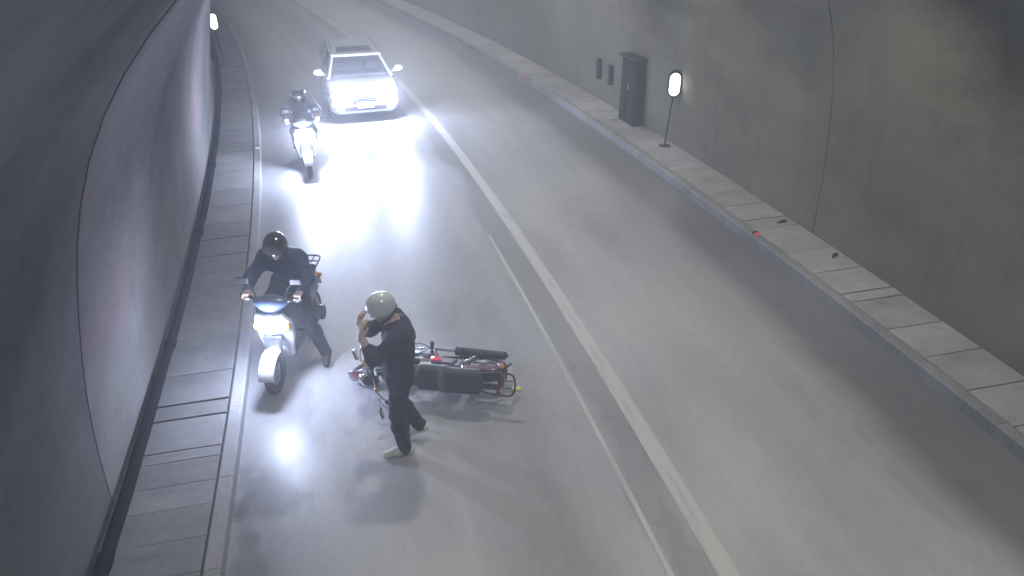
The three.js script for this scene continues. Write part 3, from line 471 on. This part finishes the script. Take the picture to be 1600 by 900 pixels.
{ // lying on its left side, front wheel towards the left kerb, seat towards the camera
  sc3.rotation.set(0, 0, 0);
  const q = new THREE.Quaternion().setFromEuler(new THREE.Euler(0, 0, -THREE.MathUtils.degToRad(72))), y = new THREE.Quaternion().setFromEuler(new THREE.Euler(0, -THREE.MathUtils.degToRad(90), 0));
  sc3.quaternion.copy(new THREE.Quaternion().setFromEuler(new THREE.Euler(0, THREE.MathUtils.degToRad(-7), 0)).multiply(y).multiply(q));
  sc3.scale.setScalar(0.97); sc3.position.set(-0.86, 0, -6.52); sc3.updateMatrixWorld(true);
  let lo = 1e9; const v = V(); sc3.traverse((m) => { if (m.isMesh) { const p = m.geometry.attributes.position; for (let i = 0; i < p.count; i++) lo = Math.min(lo, v.fromBufferAttribute(p, i).applyMatrix4(m.matrixWorld).y); } });
  sc3.position.y = -lo + 0.001;
}
{ const m = part(numbered('lens_fragment'), nets((x, y, z) => Math.max(ellipsoid([0, 0, 0], [0.06, 0.02, 0.035])(x, y, z), -y - 0.002), [-0.08, -0.01, -0.05], [0.08, 0.04, 0.05], 0.007), M.yellowLens, scene); tag(m, 'yellow lens fragment on the road by the fallen scooter rack', 'fragment'); m.position.set(0.05, 0.006, -6.08); m.rotation.y = 0.3; }
console.log('scooters');

// ================================================================= PEOPLE (forward +z, up +y, left +x)
function hand(wrist, dir, palmN, curl, side) {         // palm, four fingers and a thumb; dir points along the palm, palmN out of the palm
  const d = dir.clone().normalize(), n = palmN.clone().addScaledVector(d, -palmN.dot(d)).normalize(), t = n.clone().cross(d).multiplyScalar(side), L = [];
  const P = (a, b, c) => wrist.clone().addScaledVector(d, a).addScaledVector(t, b).addScaledVector(n, c).toArray();
  L.push(capsule(P(-0.03, 0, 0), P(0.02, 0, 0), 0.026, 0.026));
  for (const [b, l] of [[0.027, 0.095], [0.009, 0.1], [-0.009, 0.097], [-0.027, 0.09]]) L.push(capsule(P(0.01, b * 0.8, 0), P(0.085, b, 0), 0.016, 0.0125));
  const tips = [];
  for (const [b, l] of [[0.029, 0.07], [0.0095, 0.078], [-0.0095, 0.073], [-0.029, 0.058]]) {
    let a = 0.088, c = 0, ang = 0, p = P(a, b, c);
    for (const [f, r] of [[0.45, 0.0095], [0.32, 0.0088], [0.23, 0.008]]) { ang += curl; const a2 = a + l * f * Math.cos(ang), c2 = c + l * f * Math.sin(ang), q = P(a2, b * 1.05, c2); tips.push(capsule(p, q, r, r * 0.92)); p = q; a = a2; c = c2; }
  }
  tips.push(capsule(P(0.02, 0.024, 0.008), P(0.055, 0.05, 0.02), 0.014, 0.011), capsule(P(0.055, 0.05, 0.02), P(0.085, 0.054, 0.034), 0.0105, 0.0085));
  const palm = blend(L, 0.012), fn = (x, y, z) => { let v = palm(x, y, z); for (const f of tips) v = smin(v, f(x, y, z), 0.006); return v; };
  const c = wrist.clone().addScaledVector(d, 0.07), r = 0.13;
  return nets(fn, [c.x - r, c.y - r, c.z - r], [c.x + r, c.y + r, c.z + r], 0.0042);
}
function headGeometry(c, pitch, yaw) {                 // head with brow, nose, lips, chin and ears, at its own fine grid, then turned on the neck
  const f = blend([ellipsoid([0, 0.03, -0.01], [0.075, 0.1, 0.094]), ellipsoid([0, -0.035, 0.022], [0.058, 0.072, 0.066]), ellipsoid([0, -0.085, 0.06], [0.028, 0.024, 0.024]), capsule([0, 0.015, 0.082], [0, -0.022, 0.104], 0.009, 0.014), capsule([-0.034, 0.026, 0.074], [0.034, 0.026, 0.074], 0.011, 0.011), capsule([-0.018, -0.054, 0.08], [0.018, -0.054, 0.08], 0.0075, 0.0075), ellipsoid([0.076, -0.005, -0.005], [0.009, 0.032, 0.02]), ellipsoid([-0.076, -0.005, -0.005], [0.009, 0.032, 0.02])], 0.016);
  const eyes = (x, y, z) => Math.max(f(x, y, z), -Math.min(ellipsoid([0.031, 0.004, 0.088], [0.015, 0.009, 0.014])(x, y, z), ellipsoid([-0.031, 0.004, 0.088], [0.015, 0.009, 0.014])(x, y, z)));
  return nets(eyes, [-0.1, -0.13, -0.12], [0.1, 0.15, 0.14], 0.005).rotateX(pitch).rotateY(yaw).translate(c.x, c.y, c.z);
}
function helmetGeometry(c, pitch, yaw) {               // three-quarter helmet: shell open at the face and below
  const turn = (g) => g.rotateX(pitch).rotateY(yaw).translate(c.x, c.y, c.z), o = ellipsoid([0, 0.035, -0.012], [0.128, 0.142, 0.152]), i = ellipsoid([0, 0.03, -0.01], [0.105, 0.12, 0.13]);
  const cut = (x, y, z) => Math.max(-(y + 0.085 + z * 0.25), -Infinity), face = sbox([0, -0.07, 0.14], [0.1, 0.1, 0.12], 0.05);
  const shell = turn(nets((x, y, z) => Math.max(o(x, y, z), -i(x, y, z), cut(x, y, z), -face(x, y, z)), [-0.15, -0.16, -0.18], [0.15, 0.2, 0.18], 0.0075));
  const visor = turn(nets((x, y, z) => Math.max(Math.abs(ellipsoid([0, 0.02, 0.0], [0.133, 0.14, 0.152])(x, y, z)) - 0.004, sbox([0, 0.05, 0.16], [0.12, 0.055, 0.11], 0.04)(x, y, z)), [-0.15, -0.03, 0.02], [0.15, 0.14, 0.18], 0.006));
  const trim = turn(tube(Array.from({ length: 25 }, (_, k) => { const a = lerp(0.55, 5.73, k / 24), x = 0.117 * Math.sin(a), z = 0.14 * Math.cos(a) - 0.012; return V(x * 0.9, -0.085 - z * 0.25, z * 0.93); }), 0.011, 40, 8));
  return { shell, visor, trim };
}
// joints J in metres; returns body (skin), jacket, trousers and shoes; hem lengths follow the joints
function figure(J, opt) {
  const A = (k) => J[k].toArray(), mid = (a, b, t) => J[a].clone().lerp(J[b], t).toArray(), c = (a, b, ra, rb) => capsule(a, b, ra, rb);
  const bones = (k) => {                                // k inflates the flesh into cloth
    const torso = [c(A('hipL'), A('hipR'), 0.115 + k, 0.115 + k), c(A('pelvis'), A('waist'), 0.12 + k, 0.115 + k), c(A('waist'), A('chest'), 0.118 + k, 0.125 + k), c(mid('chest', 'shL', 0.5), mid('chest', 'shR', 0.5), 0.115 + k, 0.115 + k), c(A('shL'), A('shR'), 0.062 + k, 0.062 + k), c(A('chest'), A('neck'), 0.1 + k * 0.6, 0.06 + k * 0.4)];
    const arm = (s) => [c(A('sh' + s), A('el' + s), 0.054 + k * 1.2, 0.043 + k * 1.2)], fore = (s) => [c(A('el' + s), A('wr' + s), 0.042 + k, 0.029 + k)];
    const thigh = (s) => c(A('hip' + s), A('kn' + s), 0.085 + k, 0.058 + k * 1.2), shin = (s) => [c(A('kn' + s), mid('kn' + s, 'an' + s, 0.35), 0.055 + k * 1.2, 0.056 + k * 1.3), c(mid('kn' + s, 'an' + s, 0.35), A('an' + s), 0.056 + k * 1.3, 0.038 + k * 1.6)];
    return { torso, arm, fore, thigh, shin };
  };
  const all = Object.values(J), lo = [0, 1, 2].map((i) => Math.min(...all.map((v) => v.toArray()[i])) - 0.22), hi = [0, 1, 2].map((i) => Math.max(...all.map((v) => v.toArray()[i])) + 0.22);
  const b = bones(0), flesh = blend([...b.torso, ...b.arm('L'), ...b.arm('R'), ...b.fore('L'), ...b.fore('R'), b.thigh('L'), b.thigh('R'), ...b.shin('L'), ...b.shin('R'), c(A('neck'), A('head'), 0.056, 0.055), c(A('anL'), A('toL'), 0.036, 0.03), c(A('anR'), A('toR'), 0.036, 0.03)], 0.05);
  const bodyParts = [nets(flesh, lo, hi, 0.014), headGeometry(J.head, opt.pitch, opt.yaw)];
  for (const [s, sg] of [['L', 1], ['R', -1]]) bodyParts.push(hand(J['wr' + s], opt['dir' + s], opt['palm' + s], opt.curl, sg));
  const body = merged(...bodyParts);
  const n3 = (x, y, z, f) => Math.sin(x * f + 1.3 * Math.sin(y * f * 0.7)) * Math.sin(y * f * 1.1 + Math.sin(z * f)) * Math.sin(z * f * 0.9 + 2);
  const j = bones(opt.seated ? 0.024 : 0.015), fr = opt.sleeve, jl = [...j.torso.slice(1), ...j.arm('L'), ...j.arm('R')];
  for (const s of ['L', 'R']) jl.push(c(A('el' + s), mid('el' + s, 'wr' + s, fr), 0.064, lerp(0.064, 0.05, fr)));
  jl.push(c(A('hipL'), A('hipR'), opt.seated ? 0.13 : 0.118, opt.seated ? 0.13 : 0.118));
  const jac = blend(jl, 0.05), hem = J.pelvis.y - opt.hem;
  const jacket = nets((x, y, z) => Math.max(jac(x, y, z) + 0.006 * n3(x, y, z, 34) + 0.004 * n3(z, x, y, 61), hem - y + (opt.seated ? 0.3 * (z - J.pelvis.z - 0.1) : 0)), lo, hi, 0.013);
  const t = bones(0.016), tro = blend([t.torso[0], c(A('pelvis'), A('waist'), 0.13, 0.125), t.thigh('L'), t.thigh('R'), ...t.shin('L'), ...t.shin('R')], 0.045);
  const trousers = nets((x, y, z) => Math.max(tro(x, y, z) + 0.005 * n3(x, y, z, 29) + 0.004 * n3(y, z, x, 55), y - J.waist.y), lo, hi, 0.013);
  const shoes = ['L', 'R'].map((s) => { const a = J['an' + s], q = J['to' + s], d = q.clone().sub(a).setY(0).normalize(), heel = a.clone().addScaledVector(d, -0.05), sl = (q.y - a.y), ty = q.y; const up = opt.lift?.[s] ?? null;
    const hy = up ? a.y - 0.045 : ty; const pts = [c([heel.x, hy + 0.018, heel.z], [q.x, ty + 0.01, q.z], 0.044, 0.036), c([a.x, a.y, a.z], [a.x + d.x * 0.09, lerp(a.y, ty, 0.6) + 0.012, a.z + d.z * 0.09], 0.05, 0.042)], f = blend(pts, 0.03);
    const m = [Math.min(heel.x, q.x) - 0.1, Math.min(hy, ty) - 0.08, Math.min(heel.z, q.z) - 0.1], M2 = [Math.max(heel.x, q.x) + 0.1, a.y + 0.09, Math.max(heel.z, q.z) + 0.1];
    return nets((x, y, z) => Math.max(f(x, y, z), (up ? -1 : ty - 0.026 - y), y - a.y - 0.03), m, M2, 0.01); });
  const helmet = helmetGeometry(J.head, opt.pitch, opt.yaw);
  if (opt.helmetScale) for (const k of Object.values(helmet)) k.translate(-J.head.x, -J.head.y, -J.head.z).scale(opt.helmetScale, opt.helmetScale, opt.helmetScale).translate(J.head.x, J.head.y + 0.004, J.head.z);
  return { body, jacket, trousers, shoes, helmet };
}
function person(label, F, mats, group) {
  const g = thing('person', label, 'person', group);
  part('body', F.body, M.skin, g); part('jacket', F.jacket, mats.jacket, g); part('trousers', F.trousers, mats.trousers, g);
  for (const s of F.shoes) part('shoe', s, mats.shoe, g);
  const h = part('helmet', F.helmet.shell, mats.helmet, g); part('helmet_trim', F.helmet.trim, M.black, h); if (mats.visor) part('visor', F.helmet.visor, mats.visor, h);
  return g;
}
// the person standing by the fallen scooter, mid-step, both hands raised to the helmet's face opening
const standing = figure({
  pelvis: V(0, 0.93, -0.05), waist: V(0, 1.08, -0.06), chest: V(0, 1.27, -0.075), neck: V(0, 1.44, -0.035), head: V(0, 1.575, 0.05),
  hipL: V(0.085, 0.9, -0.045), hipR: V(-0.085, 0.9, -0.05), shL: V(0.18, 1.37, -0.07), shR: V(-0.18, 1.37, -0.06),
  elL: V(0.235, 1.23, 0.16), wrL: V(0.125, 1.40, 0.245), elR: V(-0.23, 1.24, 0.17), wrR: V(-0.1, 1.41, 0.25),
  knL: V(0.1, 0.49, 0.005), anL: V(0.105, 0.085, -0.03), toL: V(0.11, 0.034, 0.145), knR: V(-0.1, 0.5, -0.02), anR: V(-0.115, 0.15, -0.2), toR: V(-0.12, 0.05, -0.07),
}, { pitch: 0.42, yaw: 0, helmetScale: 0.87, curl: 0.42, sleeve: 0.4, hem: 0.1, dirL: V(-0.25, 0.95, -0.12), palmL: V(-0.5, 0.1, -0.9), dirR: V(0.25, 0.95, -0.12), palmR: V(0.5, 0.1, -0.9), lift: { R: true } });
const p1 = person('person in dark clothes and white helmet standing by the fallen scooter', standing, { jacket: M.jacket, trousers: M.trousers, shoe: M.shoe, helmet: M.whiteHelmet }, null);
p1.position.set(-1.07, 0, -5.17); p1.rotation.y = -Math.PI / 2 + 0.22;
p1.userData.group = undefined; delete p1.userData.group;

const seated = (footDown) => figure({
  pelvis: V(0, 0.90, -0.2), waist: V(0, 1.01, -0.2), chest: V(0, 1.16, -0.12), neck: V(0, 1.30, -0.03), head: V(0, 1.405, 0.045),
  hipL: V(0.085, 0.885, -0.18), hipR: V(-0.085, 0.885, -0.18), shL: V(0.185, 1.24, -0.07), shR: V(-0.185, 1.24, -0.07),
  elL: V(0.31, 1.08, 0.09), wrL: V(0.275, 1.03, 0.285), elR: V(-0.31, 1.08, 0.09), wrR: V(-0.275, 1.03, 0.285),
  knL: footDown ? V(0.27, 0.6, 0.17) : V(0.17, 0.76, 0.24), anL: footDown ? V(0.37, 0.09, 0.06) : V(0.12, 0.42, 0.12), toL: footDown ? V(0.41, 0.036, 0.22) : V(0.13, 0.366, 0.27),
  knR: V(-0.17, 0.76, 0.24), anR: V(-0.12, 0.42, 0.12), toR: V(-0.13, 0.366, 0.27),
}, { pitch: 0.12, yaw: 0.1, curl: 0.75, sleeve: 0.92, hem: 0.06, seated: true, dirL: V(0.0, -0.1, 1), palmL: V(0, -1, 0.05), dirR: V(0, -0.1, 1), palmR: V(0, -1, 0.05) });
const r1 = person('rider in blue jacket and black helmet sitting on the scooter beside the kerb', seated(true), { jacket: M.blueJacket, trousers: M.trousers, shoe: M.darkShoe, helmet: M.blackHelmet, visor: M.visor }, 'scooter riders');
const r2 = person('rider in grey coat on the scooter ahead of the car', seated(false), { jacket: M.greyCoat, trousers: M.greyTrousers, shoe: M.darkShoe, helmet: M.silverHelmet, visor: M.visor }, 'scooter riders');
for (const [r, s] of [[r1, sc1], [r2, sc2]]) { r.position.copy(s.position); r.rotation.copy(s.rotation); }
console.log('people');

// ================================================================= CAR (forward +z, up +y)
{
  const g = thing('car', 'pale hatchback car with both headlights blazing', 'car');
  const prof = [[2.0, 0.62, 0.3, 0.6], [1.95, 0.7, 0.24, 0.7], [1.8, 0.78, 0.2, 0.77], [1.4, 0.82, 0.19, 0.85], [0.95, 0.835, 0.18, 0.92], [0.4, 0.84, 0.18, 0.93], [-0.6, 0.84, 0.18, 0.94], [-1.4, 0.83, 0.19, 0.95], [-1.75, 0.8, 0.24, 0.95], [-1.9, 0.76, 0.3, 0.9], [-1.95, 0.68, 0.36, 0.8]];
  const sec = (w, b, t) => { const half = [[0, b], [w * 0.82, b], [w * 0.97, b + 0.08], [w, lerp(b, t, 0.45)], [w * 0.985, lerp(b, t, 0.72)], [w * 0.95, lerp(b, t, 0.9)], [w * 0.86, t - 0.015], [w * 0.6, t + 0.006], [0, t + 0.018]]; return [...half, ...half.slice(1, -1).reverse().map(([x, y]) => [-x, y])]; };
  const pos = [], idx = [], m = 16;
  for (const [z, w, b, t] of prof) for (const [x, y] of sec(w, b, t)) pos.push(x, y, z);
  for (let j = 0; j < prof.length - 1; j++) for (let i = 0; i < m; i++) { const a = j * m + i, b = j * m + (i + 1) % m, c = a + m, d = b + m; idx.push(a, c, b, b, c, d); }
  for (let i = 1; i < m - 1; i++) { idx.push(0, i, i + 1); const e = (prof.length - 1) * m; idx.push(e, e + i + 1, e + i); }
  const raw = new THREE.BufferGeometry(); raw.setAttribute('position', new THREE.Float32BufferAttribute(pos, 3)); raw.setAttribute('uv', new THREE.Float32BufferAttribute(new Float32Array(pos.length / 3 * 2), 2)); raw.setIndex(idx); raw.computeVertexNormals();
  const ev = new Evaluator(); ev.attributes = ['position', 'normal', 'uv'];
  let body = new Brush(raw); body.updateMatrixWorld();
  for (const z of [1.22, -1.22]) for (const s of [-1, 1]) { const c = new Brush(new THREE.CylinderGeometry(0.34, 0.34, 0.3, 28).rotateZ(Math.PI / 2).translate(s * 0.78, 0.3, z)); c.updateMatrixWorld(); body = ev.evaluate(body, c, SUBTRACTION); }
  const bg = body.geometry.index ? body.geometry.toNonIndexed() : body.geometry; const bm = part('body', smoothByAngle(bg), M.carPaint, g);
  // cabin: roof, pillars and separate panes
  const B = { fl: V(0.72, 0.91, 1.28), fr: V(-0.72, 0.91, 1.28), rl: V(0.74, 0.95, -1.86), rr: V(-0.74, 0.95, -1.86) }, T = { fl: V(0.56, 1.26, 0.62), fr: V(-0.56, 1.26, 0.62), rl: V(0.55, 1.3, -1.35), rr: V(-0.55, 1.3, -1.35) };
  const roof = part('roof', nets(sbox([0, 1.285, -0.37], [0.6, 0.03, 1.02], 0.03, 0.01), [-0.64, 1.22, -1.42], [0.64, 1.36, 0.68], 0.014), M.carPaint, g);
  part('sunroof', rbox(0.84, 0.012, 0.6, 0, 1.314, 0.05, 0.003), M.visor, roof);
  for (const s of [1, -1]) part('roof_rail', merged(tube([V(s * 0.53, 1.325, 0.1), V(s * 0.53, 1.36, -0.03), V(s * 0.53, 1.36, -1.1), V(s * 0.53, 1.325, -1.25)], 0.016, 20)), M.alloy, roof);
  const pil = (a, b, r) => bar(a, b, r, r, 8);
  for (const s of ['l', 'r']) {
    part('pillar', pil(B['f' + s], T['f' + s], 0.035), M.carPaint, g); part('pillar', pil(B['r' + s], T['r' + s], 0.05), M.carPaint, g);
    const mb = B['f' + s].clone().lerp(B['r' + s], 0.42), mt = T['f' + s].clone().lerp(T['r' + s], 0.42); part('pillar', pil(mb, mt, 0.035), M.black, g);
    const quadGeo = (a, b, c, d) => { const q = new THREE.BufferGeometry(); q.setAttribute('position', new THREE.Float32BufferAttribute([...a.toArray(), ...b.toArray(), ...c.toArray(), ...d.toArray()], 3)); q.setAttribute('uv', new THREE.Float32BufferAttribute([0, 0, 1, 0, 1, 1, 0, 1], 2)); q.setIndex([0, 1, 2, 0, 2, 3]); q.computeVertexNormals(); return q; };
    part('side_window', quadGeo(B['f' + s], mb, mt, T['f' + s]), M.glass, g); part('side_window', quadGeo(mb, B['r' + s], T['r' + s], mt), M.glass, g);
    if (s === 'l') { part('windscreen', quadGeo(B.fl, B.fr, T.fr, T.fl), M.glass, g); part('rear_window', quadGeo(B.rl, B.rr, T.rr, T.rl), M.glass, g); }
  }
  part('dashboard', rbox(1.26, 0.1, 0.4, 0, 0.92, 0.95, 0.04), M.black, g);
  for (const x of [0.36, -0.36]) { const st = part('front_seat', merged(rbox(0.46, 0.42, 0.14, x, 1.0, -0.28, 0.05), rbox(0.26, 0.1, 0.1, x, 1.2, -0.32, 0.04)), M.greyTrousers, g); st.rotation.x = 0; }
  part('rear_seat', rbox(1.2, 0.24, 0.2, 0, 1.06, -1.2, 0.06), M.greyTrousers, g);
  part('steering_wheel', new THREE.TorusGeometry(0.17, 0.014, 8, 24).rotateX(-0.4).translate(0.36, 1.02, 0.66), M.black, g);
  // nose
  part('grille', merged(...[0, 1, 2, 3].map((k) => rbox(0.7 - 0.04 * k, 0.022, 0.03, 0, 0.6 - 0.04 * k, 2.0, 0.006)), rbox(0.76, 0.17, 0.01, 0, 0.54, 1.985, 0.004)), M.black, g);
  part('lower_grille', rbox(0.95, 0.1, 0.03, 0, 0.36, 2.0, 0.012), M.black, g);
  part('bumper', nets(blend([sbox([0, 0.43, 1.955], [0.68, 0.055, 0.06], 0.045), sbox([0.62, 0.44, 1.86], [0.14, 0.06, 0.1], 0.05), sbox([-0.62, 0.44, 1.86], [0.14, 0.06, 0.1], 0.05)], 0.06), [-0.82, 0.34, 1.72], [0.82, 0.54, 2.05], 0.014), M.carPaint, g);
  part('number_plate', rbox(0.36, 0.14, 0.008, 0, 0.435, 2.022, 0.003), M.plate, g);
  for (const s of [1, -1]) {
    const h = part('headlight', nets(ellipsoid([s * 0.6, 0.66, 1.9], [0.15, 0.08, 0.09]), [s * 0.6 - 0.17, 0.57, 1.8], [s * 0.6 + 0.17, 0.75, 2.0], 0.01), M.headLens, g);
    part('headlight_surround', nets(ellipsoid([s * 0.6, 0.66, 1.875], [0.175, 0.095, 0.085]), [s * 0.6 - 0.19, 0.55, 1.78], [s * 0.6 + 0.19, 0.77, 1.98], 0.012), M.chrome, g);
    part('fog_lamp', new THREE.CylinderGeometry(0.045, 0.045, 0.03, 18).rotateX(Math.PI / 2).translate(s * 0.58, 0.36, 2.0), M.alloy, g);
    const mr = part('wing_mirror', nets(blend([ellipsoid([s * 0.94, 1.0, 1.0], [0.11, 0.075, 0.06]), capsule([s * 0.78, 0.94, 1.0], [s * 0.9, 0.97, 1.0], 0.025, 0.03)], 0.04), [Math.min(s * 0.74, s * 1.08), 0.88, 0.9], [Math.max(s * 0.74, s * 1.08), 1.1, 1.1], 0.011), M.carPaint, g);
    part('mirror_glass', rbox(0.17, 0.11, 0.005, s * 0.94, 1.0, 0.948, 0.002), M.mirror, mr);
    part('tail_light', rbox(0.14, 0.2, 0.05, s * 0.68, 0.78, -1.9, 0.02), M.maroon, g);
    part('door', rbox(0.012, 0.56, 0.98, s * 0.838, 0.6, 0.28, 0.005), M.carPaint, g); part('door', rbox(0.012, 0.56, 0.7, s * 0.838, 0.6, -0.6, 0.005), M.carPaint, g);
    part('wiper', bar(V(s * 0.3 + 0.1, 0.955, 1.26), V(s * 0.3 - 0.25, 1.0, 1.15), 0.009, 0.006, 6), M.black, g);
    for (const z of [1.22, -1.22]) {
      const w = new THREE.Group(); w.name = 'wheel'; w.position.set(s * 0.74, 0.3, z); g.add(w);
      part('tyre', new THREE.TorusGeometry(0.225, 0.075, 14, 40).scale(1, 1, 1.25).rotateY(Math.PI / 2), M.tyre, w);
      part('rim', merged(new THREE.CylinderGeometry(0.17, 0.17, 0.12, 28, 1, true).rotateZ(Math.PI / 2), ...[0, 1, 2, 3, 4].map((k) => bar(V(s * 0.05, 0, 0), V(s * 0.05, 0.17 * Math.cos(k * 1.2566), 0.17 * Math.sin(k * 1.2566)), 0.032, 0.024, 6))), M.alloy, w);
    }
    for (const [angle, power, ty, tz, edge] of [[0, CAR_BEAM * 0.1], [1.1, CAR_BEAM * 0.045, 0.9, 9, 1], [0.26, CAR_BEAM * 0.5, 0.3, 13, 1], [0.36, CAR_BEAM, 2.6, 9, 0.8]]) {  // added point light whitens the nose; raised cone is added for glare
      const l = angle ? new THREE.SpotLight(HEADLIGHT, power, 0, angle, edge) : new THREE.PointLight(HEADLIGHT, power); l.name = 'headlight_beam_and_glare'; l.position.set(s * (angle ? 0.6 : 0.54), angle ? 0.68 : 0.76, angle ? 2.03 : 2.14); l.shadow.radius = 4; l.castShadow = true;
      if (!angle) { g.add(l); continue; }
      l.target.position.set(s * 0.6 + 0.2, ty, tz); g.add(l, l.target);
    }
  }
  place(g, 15.9 + 2.0, 3.92, 0, -0.05);
}
scene.traverse((o) => { if (o.isMesh) o.castShadow = o.receiveShadow = true; });
console.log('done');
renderer.render(scene, camera);
